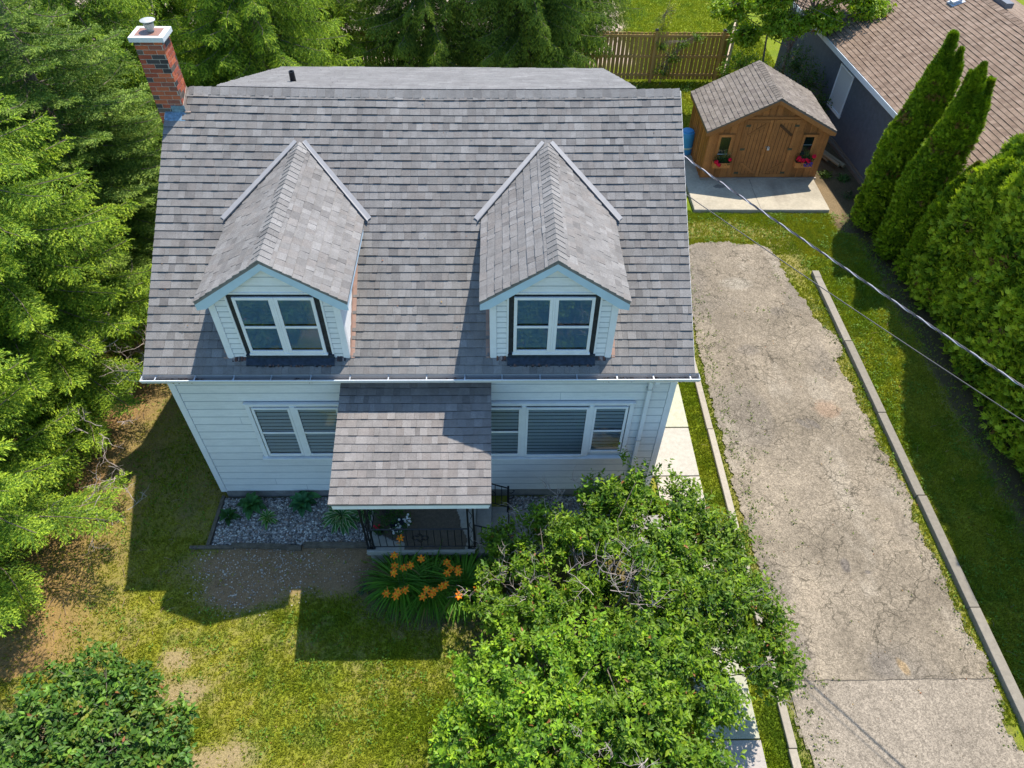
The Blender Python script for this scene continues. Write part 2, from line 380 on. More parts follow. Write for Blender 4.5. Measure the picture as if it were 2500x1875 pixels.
for xx in (-.213, 8.757): gt.prism([(GY0, GZ1), (GY0, GZ0), (GY1+.035, GZ0), (GY1+.012, GZ0+.045), (GY1, GZ1)], 'x', xx, xx+.006)
gt.c = [c if c != (.5, .5, .5) else (.6, .61, .62) for c in gt.c]
gutter = gt.build('gutter', M_any, house, deform=lambda x, y, z: (x, y+.004*math.sin(x*1.1), z+.006*math.sin(x*.8+1)))
for i in range(15):
    b = MB(); x = .02+i*.615+random.uniform(-.02, .02)
    b.box(x-.009, x+.009, GY1+.004, GY0-.004, GZ1-.016, GZ1-.008); b.box(x-.014, x+.014, GY0-.012, GY0-.004, GZ1-.05, GZ1+.008)
    b.build('gutter_bracket', M_metal, gutter)
dbm = MB()
for x0, x1 in ((-.15, .75), (2.2, 2.5), (4.6, 4.8), (7.2, 7.7), (7.9, 8.65)):
    for q in range(int((x1-x0)*90)):
        x = random.uniform(x0, x1); y = random.uniform(GY1+.03, GY0-.01); s = random.uniform(.008, .022); c = random.choice([(.10, .05, .03), (.16, .07, .05), (.05, .03, .025), (.2, .15, .1)])
        T = Matrix.Translation((x, y, GZ0+.012+random.random()*.018)) @ Matrix.Rotation(random.random()*3, 4, 'Z') @ Matrix.Rotation(random.uniform(-.5, .5), 4, 'X')
        dbm.box(-s, s, -s*.5, s*.5, -.002, .002, c, T)
tag(dbm.build('gutter_debris', M_any, gutter), kind='stuff')
ds = MB()
P = [(8.10, -.30, GZ0+.01), (8.10, -.29, GZ0-.06), (8.07, -.06, GZ0-.26), (8.07, -.055, .45), (8.07, -.12, .30), (8.07, -.35, .26)]
for a, b in zip(P[:-1], P[1:]):
    a, b = Vector(a), Vector(b); v = (b-a).normalized(); s = Vector((1, 0, 0)); n_ = v.cross(s).normalized()
    ds.hexa([a-s*.035-n_*.028, a+s*.035-n_*.028, a+s*.035+n_*.028, a-s*.035+n_*.028, b-s*.035-n_*.028, b+s*.035-n_*.028, b+s*.035+n_*.028, b-s*.035+n_*.028])
dsp = ds.build('downspout', M_trim, house, bevel=.004)
for z in (3.3, 1.9, .7):
    b = MB(); b.box(8.02, 8.12, -.09, -.018, z, z+.03); b.build('downspout_strap', M_metal, dsp)

# --- windows (facing -Y); the frame mesh is the part, panes and blinds hang under it
def sash(fr, x0, x1, z0, z1, y, fw=.045, rail=True, kids=None, parent=None, blind=.085, zm=None):
    """frame bars into fr; returns glass rects"""
    fr.box(x0, x0+fw, y-.028, y, z0, z1); fr.box(x1-fw, x1, y-.028, y, z0, z1)
    fr.box(x0+fw, x1-fw, y-.028, y, z1-fw, z1); fr.box(x0+fw, x1-fw, y-.034, y, z0, z0+fw*1.3)
    g = []
    if rail:
        zm = zm or (z0+z1)/2; fr.box(x0+fw, x1-fw, y-.024, y, zm-.022, zm+.022)
        g = [(x0+fw, x1-fw, z0+fw*1.3, zm-.022), (x0+fw, x1-fw, zm+.022, z1-fw)]
    else: g = [(x0+fw, x1-fw, z0+fw*1.3, z1-fw)]
    return g
def window(parent, name, sashes, outer, y, blind_pitch, blind_h, casing=.075, sill=True, head=True, blind_mat=None):
    fr = MB(); x0, x1, z0, z1 = outer
    if casing:
        c = casing; yy = y-.045
        fr.box(x0, x0+c, yy, y-.001, z0, z1); fr.box(x1-c, x1, yy, y-.001, z0, z1); fr.box(x0+c, x1-c, yy, y-.001, z1-c*.8, z1)
        fr.box(x0-.015, x1+.015, yy-.02, y-.001, z1+.002, z1+.022)
    G = []
    for i, s in enumerate(sashes):
        G += [(g, i) for g in sash(fr, s[0], s[1], s[2], s[3], y-.035, rail=s[4], zm=s[5] if len(s) > 5 else None)]
        if i: fr.box(sashes[i-1][1]+.001, s[0]-.001, y-.058, y-.001, z0+.03, z1-casing*.8)
    f = fr.build(name, M_trim, parent, bevel=.003)
    for (a, b, c, d), i in G:
        p = MB(); p.quad((a-.002, y-.048, c-.002), (b+.002, y-.048, c-.002), (b+.002, y-.048, d+.002), (a-.002, y-.048, d+.002)); p.build('pane', M_glass, f)
    bk = MB(); bl = MB()
    for i, s in enumerate(sashes):
        bk.box(s[0]+.02, s[1]-.02, y-.0075, y-.0055, s[2]+.02, s[3]-.02)
        z = s[3]-.05
        while z > s[2]+.06:
            h = blind_pitch
            z_ = z-h; a = blind_h
            bl.add([(s[0]+.045, y-.036, z_+.1*h), (s[1]-.045, y-.036, z_+.1*h), (s[1]-.045, y-.020, z_+h*a), (s[0]+.045, y-.020, z_+h*a)], [(0, 1, 2, 3)])
            z -= h
    bk.build('room_darkness', mat('dark_room', (.02, .025, .03), .9), f); bl.build('blind', blind_mat or M_blind, f)
    if sill:
        s_ = MB(); s_.hexa([(x0-.03, y-.085, z0-.045), (x1+.03, y-.085, z0-.045), (x1+.03, y-.002, z0-.045), (x0-.03, y-.002, z0-.045), (x0-.03, y-.085, z0-.012), (x1+.03, y-.085, z0-.012), (x1+.03, y-.002, z0-.001), (x0-.03, y-.002, z0-.001)])
        s_.build('sill', M_trim, f)
    return f
Y0 = -.016
window(house, 'window', [(1.22, 1.88, 1.5, 2.86, True, 2.17), (1.97, 2.72, 1.5, 2.86, True, 2.17)], (1.12, 2.84, 1.45, 2.94), Y0, .095, .72)
window(house, 'window', [(5.2, 5.90, 1.46, 2.84, True, 2.17), (5.98, 7.09, 1.43, 2.84, False), (7.17, 7.77, 1.56, 2.86, True, 2.19)], (5.08, 7.87, 1.41, 2.94), Y0, .095, .72)

# --- dormers
def dormer(cx, wx0, wx1, bright_side):
    hw = .965; x0, x1 = cx-hw, cx+hw; zb = zroof(0)-.03; zw = 5.30; ze, zp, ho = 5.30, 6.06, 1.125
    dm = MB(); dm.col = (.70, .69, .67)
    def yb(z): return (z-ZE)/SL+YE
    dm.prism([(0, zb-.1), (0, zw), (yb(zw), zw)], 'x', x0, x1)
    dm.prism([(x0, zw-.02), (x1, zw-.02), (x1, zw), (cx, zp-.05), (x0, zw)], 'y', .001, 2.6)
    # siding strips either side of the window and in the gable
    z = zb+.02; i = 0
    while z < zp-.1:
        zt = z+.112 if z < 5.34 else z+.165
        if z < 5.34:
            for a, b in ((x0+.09, wx0-.035), (wx1+.035, x1-.09)):
                dm.add([(a, -.018, z), (b, -.018, z), (b, -.005, zt-.03), (a, -.005, zt-.03), (a, .0, z), (b, .0, z)], [(0, 1, 2, 3), (0, 4, 5, 1)]); dm.quad((a, -.005, zt-.03), (b, -.005, zt-.03), (b, -.003, zt), (a, -.003, zt), (.36, .39, .42))  # darker top strip is lap shadow put into the colour
        else:
            h0 = (zp-.02-z)/(zp-ze)*1.0; h1 = max(0, (zp-.02-zt)/(zp-ze)*1.0)
            dm.add([(cx-h0, -.018, z), (cx+h0, -.018, z), (cx+h1, -.005, zt-.028), (cx-h1, -.005, zt-.028), (cx-h0, .0, z), (cx+h0, 0, z)], [(0, 1, 2, 3), (0, 4, 5, 1)]); dm.quad((cx-h1, -.005, zt-.028), (cx+h1, -.005, zt-.028), (cx+h1, -.003, zt), (cx-h1, -.003, zt), (.36, .39, .42))  # gable laps get the same painted shadow strip
        z = zt
    # side siding
    for xs, sg in ((x0, -1), (x1, 1)):
        z = zb+.02
        while z < zw-.03:
            zt = min(z+.112, zw)
            dm.add([(xs+sg*.014, .0, z), (xs+sg*.014, yb(z)+.05, z), (xs+sg*.003, yb(zt)+.05, zt), (xs+sg*.003, .0, zt), (xs, 0, z), (xs, yb(z), z)], [(0, 1, 2, 3), (0, 4, 5, 1)])
            z = zt
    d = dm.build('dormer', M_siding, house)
    for a, b, c, e_ in ((x0-.016, x0+.088, x0-.018, x0-.001), (x1-.088, x1+.016, x1+.001, x1+.018)):
        t_ = MB(); t_.box(a, b, -.026, -.001, zb-.015, zw+.02); t_.box(c, e_, .0, .07, zb, zw); t_.build('corner_trim', M_trim, d)
    t_ = MB()
    for a, b in ((wx0-.034, wx0-.004), (wx1+.004, wx1+.034)): t_.box(a, b, -.026, -.001, 4.07, 5.40)
    t_.box(wx0-.034, wx1+.034, -.0265, -.001, 5.382, 5.412)
    t_.build('window_trim', M_trim, d)
    # roof
    r = MB(); r.col = (.2, .19, .185); sv = Vector((ho, 0, zp-ze)); sl_ = sv.length; sv.normalize()
    yf, ybk = -.10, 3.30
    for s in (-1, 1):
        rslab((cx+s*ho, yf, ze-.012), (cx, yf, zp-.012), (cx, ybk, zp-.012), (cx+s*ho, 2.25, ze-.012), .045, r)
        if s < 0: shingles(r, (cx-ho, 2.6, ze), (0, -1, 0), (sv.x, 0, sv.z), 2.6-yf+.015, sl_-.03, exp=.143, inside=lambda u, v: zroof(2.6-u) < ze+v*sv.z+.12, pal=[tuple(c*1.08 for c in q) for q in GREYS])
        else: shingles(r, (cx+ho, yf-.015, ze), (0, 1, 0), (-sv.x, 0, sv.z), 2.6-yf+.015, sl_-.03, exp=.143, inside=lambda u, v: zroof(yf+u) < ze+v*sv.z+.12, pal=[tuple(c*1.08 for c in q) for q in GREYS])
        # last triangle up to the main roof
    for s in (-1, 1):
        O = (cx-ho, 3.3, ze) if s < 0 else (cx+ho, 2.585, ze)
        U = (0, -1, 0) if s < 0 else (0, 1, 0)
        f = (lambda u, v: zroof(3.3-u) < ze+v*sv.z+.06 and 3.3-u > 2.6) if s < 0 else (lambda u, v: zroof(2.585+u) < ze+v*sv.z+.06)
        shingles(r, O, U, (-s*sv.x, 0, sv.z), .7, sl_-.03, exp=.143, inside=f)
    caps(r, (cx, yf-.02, zp+.008), (cx, 3.12, zp+.008), (-sv.x, 0, -sv.z), (sv.x, 0, -sv.z), hw=.165, exp=.130, lift=.010, pal=[tuple(c*1.08 for c in q) for q in GREYS])
    r.build('dormer_roof', M_shingle, d)
    # rake boards
    k = MB()
    for s in (-1, 1):
        k.prism([(cx+s*ho, ze-.03), (cx+s*ho, ze-.17), (cx+s*(ho-.14), ze-.145), (cx, zp-.175), (cx, zp-.022)], 'y', yf+.002, yf+.030)
        k.box(*(sorted((cx+s*(ho-.004), cx+s*(ho-.03)))), yf+.032, 1.95, ze-.13, ze-.02)
        k.box(*(sorted((cx+s*hw, cx+s*(ho-.032)))), yf+.032, 1.9, ze-.125, ze-.11)
    k.build('rake_board', M_rake, d)
    dk = MB(); dk.box(wx0-.002, wx1+.002, -.0165, -.002, 4.10, 5.38); 
    dk.build('painted_recess_panel', M_dark, d)  # flat black panel paints in the dark recess around the frame
    wm = (wx0+wx1)/2-.005
    fr_y = -.019
    sf = MB(); y = fr_y
    G = sash(sf, wx0+.075, wm-.018, 4.17, 5.335, y, zm=4.73, fw=.05)+sash(sf, wm+.018, wx1-.075, 4.17, 5.335, y, zm=4.73, fw=.05)
    sf.box(wm-.017, wm+.017, y-.03, y, 4.17, 5.335); sf.box(wx0+.06, wx1-.06, y-.04, y+.004, 4.135, 4.169)
    f = sf.build('window_frame', M_trim, d, bevel=.003)
    for (a, b, c, e_) in G:
        p = MB(); p.quad((a-.002, y-.014, c-.002), (b+.002, y-.014, c-.002), (b+.002, y-.014, e_+.002), (a-.002, y-.014, e_+.002)); p.build('pane', M_glass, d)
        bl = MB(); z = e_-.01
        while z > c+.055:
            bl.add([(a+.004, y-.0105, z-.021), (b-.004, y-.0105, z-.021), (b-.004, y-.0015, z-.003), (a+.004, y-.0015, z-.003)], [(0, 1, 2, 3)]); z -= .0285
        bl.build('blind', M_bblind, d)
    # base flashing
    g = MB()
    def onr(xa, xb, ya, y_b, t, col=None): g.hexa([(xa, ya, zroof(ya)+.004), (xb, ya, zroof(ya)+.004), (xb, y_b, zroof(y_b)+.004), (xa, y_b, zroof(y_b)+.004), (xa, ya, zroof(ya)+t), (xb, ya, zroof(ya)+t), (xb, y_b, zroof(y_b)+t), (xa, y_b, zroof(y_b)+t)], col)
    g.col = (.02, .03, .045)
    onr(wx0-.02, wx1+.03, -.14, .01, .046); g.box(wx0-.01, wx1+.03, -.045, -.017, 4.03, 4.132)
    for q in range(26):
        x = random.uniform(wx0-.02, wx1); s = random.uniform(.01, .035); onr(x, x+s, -.155, -.13, .040+random.random()*.008, random.choice([(.02, .02, .025), (.10, .06, .05), (.04, .05, .07)]))
    for a, b in ((x0+.05, wx0-.03), (wx1+.04, x1-.05)):
        for q in range(14):
            x = random.uniform(a, b-.03); onr(x, x+.03, -.06-random.random()*.02, .0, .022+random.random()*.014, random.choice([(.12, .05, .03), (.05, .03, .03), (.25, .2, .18), (.03, .03, .03)]))
    g.build('base_flashing', mat('tar_flashing', rough=.5, attr=True, noise=((20, .4),)), d)
    for s in (-1, 1):
        sf = MB()
        xa, xb = sorted((cx+s*(hw+.003), cx+s*(hw+.085)))
        ya, y_b = -.03, 1.95
        sf.hexa([(xa, ya, zroof(ya)), (xb, ya, zroof(ya)), (xb, y_b, zroof(y_b)), (xa, y_b, zroof(y_b)), (xa, ya, zroof(ya)+.024), (xb, ya, zroof(ya)+.024), (xb, y_b, zroof(y_b)+.024), (xa, y_b, zroof(y_b)+.024)])
        xa, xb = sorted((cx+s*(hw+.019), cx+s*(hw+.027)))
        sf.hexa([(xa, ya, zroof(ya)), (xb, ya, zroof(ya)), (xb, y_b, zroof(y_b)), (xa, y_b, zroof(y_b)), (xa, ya, zroof(ya)+.075), (xb, ya, zroof(ya)+.075), (xb, y_b, zroof(y_b)+.075), (xa, y_b, zroof(y_b)+.075)])
        sf.build('side_flashing', M_copper, d)
    # valley flashing: light metal strips where the two roofs meet
    vf = MB(); yv = lambda z: (z-ZE)/SL+YE
    for s in (-1, 1):
        a = Vector((cx+s*(ho+.07), yv(ze)-.02, ze+.012)); b = Vector((cx+s*.05, yv(zp)-.03, zp+.004))
        dr = (b-a).normalized(); nr = Vector((0, -RV.z, RV.y)); sd = dr.cross(nr).normalized()
        if sd.x*s < 0: sd = -sd
        sd2 = sd
        w_ = .075
        up = nr*.005
        vf.hexa([a-up*.5, a+sd2*w_-up*.5, b+sd2*w_*.8-up*.5, b-up*.5, a+up, a+sd2*w_+up*.9, b+sd2*w_*.8+up*.9, b+up])
        dn = Vector((-s*sv.x, 0, sv.z)) ; w2 = Vector((0, -1, 0))*.05
        vf.hexa([a+Vector((0, 0, -.02)), a+w2+Vector((0, 0, -.012)), b+w2*.6+Vector((0, 0, -.012)), b+Vector((0, 0, -.02)), a+Vector((0, 0, .007)), a+w2+Vector((0, 0, .009)), b+w2*.6+Vector((0, 0, .009)), b+Vector((0, 0, .007))])
    vf.build('valley_flashing', mat('valley_metal', (.30, .29, .285), .55, metal=.15, noise=((8, .06),)), d)
    return d
dormer(2.13, 1.47, 2.83, True)['label'] = 'left dormer with reflections of trees in its window'
dormer(6.345, 5.66, 7.03, False)['label'] = 'right dormer with dark surround around its window'

# --- porch
PX0, PX1, PYF, PZF, PZB = 2.88, 5.37, -2.07, 2.92, 3.50
pr = MB(); pr.col = (.2, .19, .185)
pv = Vector((0, -PYF, PZB-PZF)).normalized(); pl = math.hypot(PYF, PZB-PZF)
rslab((PX0, PYF, PZF-.012), (PX1, PYF, PZF-.012), (PX1, -.018, PZB-.012), (PX0, -.018, PZB-.012), .05, pr)
PORCHG = [tuple(c*k for c, k in zip(q, (1.04, 1.01, 1.0))) for q in GREYS]
shingles(pr, (PX0-.01, PYF-.015, PZF), (1, 0, 0), pv, PX1-PX0+.02, pl-.02, exp=.143, pal=PORCHG, wts=[4, 5, 3, 3, .5, 3, 3])
proof = pr.build('porch_roof', M_shingle, house)
pf = MB(); pf.box(PX0+.03, PX1-.03, PYF+.012, PYF+.045, PZF-.17, PZF-.065); 
for xa in (PX0+.012, PX1-.04): pf.prism([(PYF+.046, PZF-.18), (PYF+.046, PZF-.066), (-.02, PZB-.066), (-.02, PZB-.18)], 'x', xa, xa+.028)
pf.box(PX0+.045, PX1-.045, PYF+.05, -.02, PZF-.175, PZF-.165)
pf.build('fascia', M_trim, proof)
fm = MB(); fm.box(3.06, 5.06, -1.50, -.018, .30, .45); fm.box(3.10, 5.02, -1.46, -.018, -.05, .299)
st_ = MB(); st_.box(5.061, 5.36, -1.46, -.35, -.05, .30); st_.box(5.361, 5.68, -1.46, -.35, -.05, .15)
def concat(name, x, y): pass
floor_ = fm.build('porch_floor', M_conc, house, bevel=.012)
st_.build('porch_step', M_conc, floor_, bevel=.01)
# worn brown paint on the porch floor, with a ragged edge
g_ = np.arange(0, 1, .02); xs = np.arange(3.09, 5.04, .02); ys = np.arange(-1.47, -.03, .02)
X, Yg = np.meshgrid(xs, ys); X = X.ravel(); Yg = Yg.ravel()
keep = (X+.22*fbm(X*2.5, Yg*2.5, 3)+.25*(Yg+.9) < 4.86) & (X*.8-(Yg+1.5)*-.35 > 2.52+.12*fbm(X*5, Yg*5, 8)-(Yg+1.5)*.35*2*0)
keep &= ~((X < 3.75) & (Yg < -1.3-.1*fbm(X*4, Yg*4, 5)+(3.75-X)*.4))
X, Yg = X[keep], Yg[keep]; z_ = .454
V = np.stack([np.stack([X+dx, Yg+dy, np.full_like(X, z_)], 1) for dx, dy in ((0, 0), (.02, 0), (.02, .02), (0, .02))], 1).reshape(-1, 3)
F = np.arange(len(V)).reshape(-1, 4)
mesh_np('worn_paint', V, F, mat('brown_floor_paint', (.095, .075, .055), .85, noise=((18, .18), (90, .3))), parent=floor_)
def post(x, y, z0, z1, r=.016, w=.10):
    p = MB()
    for dx in (-w/2, w/2): p.box(x+dx-r, x+dx+r, y-r, y+r, z0, z1)
    n = 5
    for i in range(n):   # scrolls between the two bars
        zc_ = z0+(i+.5)*(z1-z0)/n
        pts = [(x+(w/2-r)*math.sin(a)*.8, y, zc_+.17*(a/math.pi-1)) for a in np.linspace(0, 2*math.pi, 13)]
        p.tube(pts, .006, 5)
    p.box(x-w/2-.03, x+w/2+.03, y-.03, y+.03, z0, z0+.012)
    return p.build('porch_post', M_black, house)
post(3.14, -1.43, .45, 2.80); post(5.0, -1.43, .45, 2.80)
def rail(a, b, h0, h1, n, z0a, z0b, orn=None):
    """railing from a to b (x,y); top heights h0,h1 and bottom rail heights z0a,z0b"""
    m_ = MB(); a, b = Vector(a), Vector(b); L_ = (b-a).length
    A, B = Vector((*a, h0)), Vector((*b, h1)); A2, B2 = Vector((*a, z0a)), Vector((*b, z0b))
    m_.tube([A, B], .017, 4); m_.tube([A2, B2], .011, 4)
    for i in range(1, n):
        t = i/n
        if orn and abs(t-orn) < .045: continue
        m_.tube([A2.lerp(B2, t), A.lerp(B, t)], .0075, 4, cap=False)
    for q, q2 in ((A, A2), (B, B2)): m_.tube([q2-Vector((0, 0, .08)), q+Vector((0, 0, .01))], .014, 4)
    o = m_.build('porch_railing', M_black, house)
    if orn:
        c = A2.lerp(B2, orn).lerp(A.lerp(B, orn), .5); d = (B-A).normalized(); u = Vector((0, 0, 1)); s = MB(); H = (h0-z0a)
        for sgn in (1, -1):
            for k2 in (1, -1):
                s.tube([c+u*.15*k2, c+u*.11*k2+d*.03*sgn, c+u*.06*k2+d*.05*sgn, c+u*.075*k2+d*.10*sgn, c+u*.03*k2+d*.14*sgn, c+d*.15*sgn], .009, 5)
                s.tube([c+u*.10*k2, c+u*.06*k2+d*.02*sgn, c+u*.035*k2+d*.055*sgn, c+u*.05*k2+d*.075*sgn], .007, 5)
        s.tube([c-u*H/2, c-u*.14], .0075, 4); s.tube([c+u*.14, c+u*H/2], .0075, 4)
        for q in (1, -1): s.tube([c+d*.02+u*.03*q, c+d*.05+u*.03*q], .012, 5)
        s.build('railing_ornament', M_black, o)
rail((3.20, -1.45), (4.95, -1.45), 1.14, 1.14, 14, .54, .54, .5)
rail((3.12, -1.38), (3.12, -.06), 1.14, 1.14, 10, .54, .54)
rail((5.06, -1.42), (5.68, -1.42), 1.22, .93, 5, .62, .30, .5)
rail((5.06, -.46), (5.68, -.46), 1.25, .95, 5, .62, .30, .4)
for yy in (-1.42, -.46):
    nw = MB()
    nw.box(5.66, 5.70, yy-.02, yy+.02, .0, 1.0)
    for s, h in ((1, .80), (1, .62)):
        nw.tube([(5.70, yy, h), (5.74, yy, h-.02), (5.78, yy, h+.02), (5.80, yy, h+.07), (5.77, yy, h+.09)], .009, 5)
    nw.build('newel_post', M_black, house)

# ================================================================== GROUND
def ground_info(x, y):
    """cover (0 soil..1 grass), soil colour, grass colour at world x,y"""
    n1 = fbm(x*.45, y*.45, 1); n2 = fbm(x*1.6, y*1.6, 2); n3 = fbm(x*5, y*5, 4); n4 = fbm(x*14, y*14, 6, 3)
    wx, wy = x+.35*(fbm(x*1.3, y*1.3, 21)-.5), y+.35*(fbm(x*1.3, y*1.3, 31)-.5)
    cover = np.clip(.90+.70*(n2-.5)+.8*(n3-.5)+1.0*(n4-.5), 0, 1)
    lush = sstep(.35, .75, n1*.5+n2*.5)
    right = sstep(9.4, 9.8, x)*(y < 18.4)
    cover = np.where(right > .5, np.clip(cover+.42, 0, 1), cover); lush = np.clip(lush+.25*right, 0, 1)
    front = (y < 0) & (x < 9.5)
    lush = np.where(front, np.clip(lush*.75+.25*sstep(0, 4, x)-.1, 0, 1), lush)
    back = (y > 18.7); cover = np.where(back, np.clip(cover+.35, 0, 1), cover); lush = np.where(back, .75, lush)
    soil = np.stack([.20+.08*n3, .138+.06*n3, .075+.035*n3], -1)
    def ell(cx, cy, rx, ry, s=.35): return 1-sstep(1-s, 1+s, np.sqrt(((wx-cx)/rx)**2+((wy-cy)/ry)**2))
    # needle litter and bare earth under the spruces, thin grass along the house side
    lit = sstep(-1.15, -2.9, wx+.18*wy*(wy < 2))*(wy > -3.6)*(wy < 18)
    sideg = (1-sstep(-.2, .6, x))*sstep(-1.6, .2, wy)*(wy < 16)*.75
    cover = cover*(1-.80*lit)*(1-.55*sideg)
    tan_ = np.stack([.20+.13*n4, .115+.075*n4, .055+.03*n4], -1); soil = soil*(1-lit[..., None])+tan_*lit[..., None]
    sg = (sideg*(1-lit))[..., None]; soil = soil*(1-sg)+sg*np.stack([.15+.08*n4, .095+.055*n4, .05+.03*n4], -1)
    # stony mulch patch in front of the gravel bed
    mul = np.maximum(np.maximum(ell(1.35, -1.5, 1.75, .62), ell(.75, -2.0, .85, .42)), ell(2.6, -1.5, 1.0, .65))
    cover = cover*(1-.96*mul); m3 = np.stack([.19+.16*n4, .115+.11*n4, .062+.07*n4], -1); soil = soil*(1-mul[..., None])+m3*mul[..., None]
    # bare dry spots in the front lawn
    for c in ((.15, -3.85, .50, .28), (.95, -4.85, .75, .22), (-2.0, -4.4, .8, .35), (1.5, -5.4, .6, .3), (-.1, -3.3, .3, .2)):
        e_ = ell(*c, .5); cover = cover*(1-.8*e_); soil = soil*(1-.6*e_[..., None])+.6*e_[..., None]*np.array([.33, .24, .145])
    # soil under the lilac and day lilies, and by the hedge and shed
    e_ = ell(4.3, -2.1, 1.4, .75)*.8; cover = cover*(1-e_); soil = soil*(1-e_[..., None])+e_[..., None]*np.array([.10, .075, .055])
    e_ = ell(7.0, -3.2, 2.1, 2.0, .2)*.7; cover = cover*(1-e_); soil = soil*(1-.6*e_[..., None])
    hb = sstep(15.6, 16.1, wx+.25*(n3-.5))*(y < 9.2); cover = cover*(1-.9*hb); soil = soil*(1-hb[..., None])+hb[..., None]*np.array([.075, .052, .035])
    gb = sstep(15.25, 15.5, wx)*(y > 9.0)*(y < 18.4); cover = cover*(1-.92*gb); soil = soil*(1-gb[..., None])+gb[..., None]*np.stack([.065+.06*n4, .045+.04*n4, .032+.025*n4], -1)
    e_ = (ell(15.6, 10.6, .32, 1.0, .2)); soil = soil*(1-.7*e_[..., None])+.7*e_[..., None]*np.array([.25, .17, .10])
    # straw coloured edge around the drive
    dr = sstep(.9, .0, np.minimum(np.abs(x-10.4)*3, 9))*(y < 9)+ell(12.0, 9.15, 2.0, .5, .3)+ell(13.6, 8.0, .5, 1.2, .4); dr = np.clip(dr, 0, 1)
    cover = cover*(1-.5*dr); soil = soil*(1-.6*dr[..., None])+.6*dr[..., None]*np.array([.27, .20, .10])
    ek = ell(13.75, 0, .22, 7.5, .3); cover = cover*(1-.35*ek)
    # pale earth of the field beyond the fence
    fld = sstep(19.6, 20.4, wy)*sstep(11.4, 10.5, wx+.6*(n2-.5)); cover = cover*(1-.97*fld); soil = soil*(1-fld[..., None])+fld[..., None]*np.stack([.38+.1*n3, .285+.08*n3, .225+.07*n3], -1)
    g_l = np.stack([.150+.05*n4, .212+.05*n4, .012+0*n4], -1); g_d = np.stack([.235+.08*n4, .25+.06*n4, .028+0*n4], -1)
    grass = g_d*(1-lush[..., None])+g_l*lush[..., None]
    dark = sstep(.50, .75, fbm(x*3.1, y*3.1, 44))[..., None]*.4; grass = grass*(1-dark)+dark*np.array([.07, .16, .02])
    return np.clip(cover, 0, 1), soil, grass, lush
def axis(fine0, fine1, st, far, mid):
    a = list(np.arange(fine0, fine1, st))+list(np.arange(fine1, mid, st*2)); fine1 = mid; d = .3; lo, hi = fine0, fine1; L, H = [], []
    while lo > -far: lo -= d; L.append(lo); d *= 1.35
    d = .3
    while hi < far: H.append(hi); hi += d; d *= 1.22
    H.append(hi)
    return np.array(L[::-1]+a+H)
gx, gy = axis(-6, 17.5, .07, 1500, 19), axis(-6.5, 13, .07, 1500, 29)
GX, GY = np.meshgrid(gx, gy); cov, soil, grs, lush = ground_info(GX, GY)
GZ = -.03+.02*(fbm(GX*.5, GY*.5, 77)-.5)+.012*(fbm(GX*4, GY*4, 78)-.5)*((np.abs(GX) < 40)*(np.abs(GY) < 40))
gc = soil*(1-cov[..., None])+grs*.8*cov[..., None]
nx, ny = len(gx), len(gy)
V = np.stack([GX.ravel(), GY.ravel(), GZ.ravel()], 1)
idx = np.arange(nx*ny).reshape(ny, nx); F = np.stack([idx[:-1, :-1], idx[:-1, 1:], idx[1:, 1:], idx[1:, :-1]], -1).reshape(-1, 4)
fc = (gc[:-1, :-1]+gc[1:, 1:]).reshape(-1, 3)/2
M_ground = mat('ground', rough=1, attr=True, noise=((35, .25, 5), (130, .35, 3)), bump=(60, .7, .03), spec=.1)
gnd = mesh_np('ground', V, F, M_ground, fc); tag(gnd, kind='structure')

# --- grass blades
def tris(P, name, m, C, h, wdt, n=4, kind='stuff', label=None, parent=None, lean=.8):
    N = len(P); P = np.repeat(P, n, 0); C = np.repeat(C, n, 0)*(1+.9*(rng.random((N*n, 1))-.5))
    H = np.repeat(h, n)*(.6+.7*rng.random(N*n)); a = rng.random(N*n)*2*np.pi; P = P+np.stack([rng.normal(0, .012, N*n), rng.normal(0, .012, N*n), np.zeros(N*n)], 1)
    d = np.stack([np.cos(a), np.sin(a), np.zeros(N*n)], 1); s = np.stack([-np.sin(a), np.cos(a), np.zeros(N*n)], 1)*wdt
    tip = P+d*(H*lean*rng.random(N*n))[:, None]+np.array([0, 0, 1])*H[:, None]
    V = np.stack([P-s, P+s, tip], 1).reshape(-1, 3); F = np.arange(len(V)).reshape(-1, 3)
    return mesh_np(name, V, F, m, C, parent)
DRX0, DRX1 = 10.42, 13.78
def drive_inside(x, y, j=0.):
    j = j+.035*(vnoise(x*24, y*24, 57)-.5)*2
    l = 10.42+.10*(fbm(y*1.3, y*0+3, 51)-.5)*2+.06*(fbm(y*6, y*0+3, 52)-.5)*2+j
    r = 13.90-.22*sstep(4.5, 7.5, y)*2.2+.20*(fbm(y*1.1, y*0+9, 53)-.5)*2+.10*(fbm(y*5, y*0+9, 54)-.5)*2-.10*sstep(-2, 3, y)-j
    t = 8.55-.20*np.abs((x-11.9)/1.0)**2.3+.25*(fbm(x*1.7, x*0+1, 55)-.5)-j
    return (x > l) & (x < r) & (y < t)
def hard(x, y):   # paved or built over
    hs = (x > -.02) & (x < 8.52) & (y > -.02) & (y < 8.2)
    bed = (x > -.05) & (x < 3.08) & (y > -1.16) & (y < 0)
    porch = (x > 3.05) & (x < 5.7) & (y > -1.52) & (y < 0)
    walk = (x > 8.78) & (x < 9.72) & (y < 3.5) | (x > 8.5) & (x < 9.72) & (y > 0) & (y < 14)
    kl = (x > 10.09) & (x < 10.24); kr = (x > 14.02) & (x < 14.24) & (y < 7.3)
    slab = (x > 11.3) & (x < 15.5) & (y > 9.98) & (y < 14.2)
    return hs | bed | porch | walk | kl | kr | slab | drive_inside(x, y, .03)
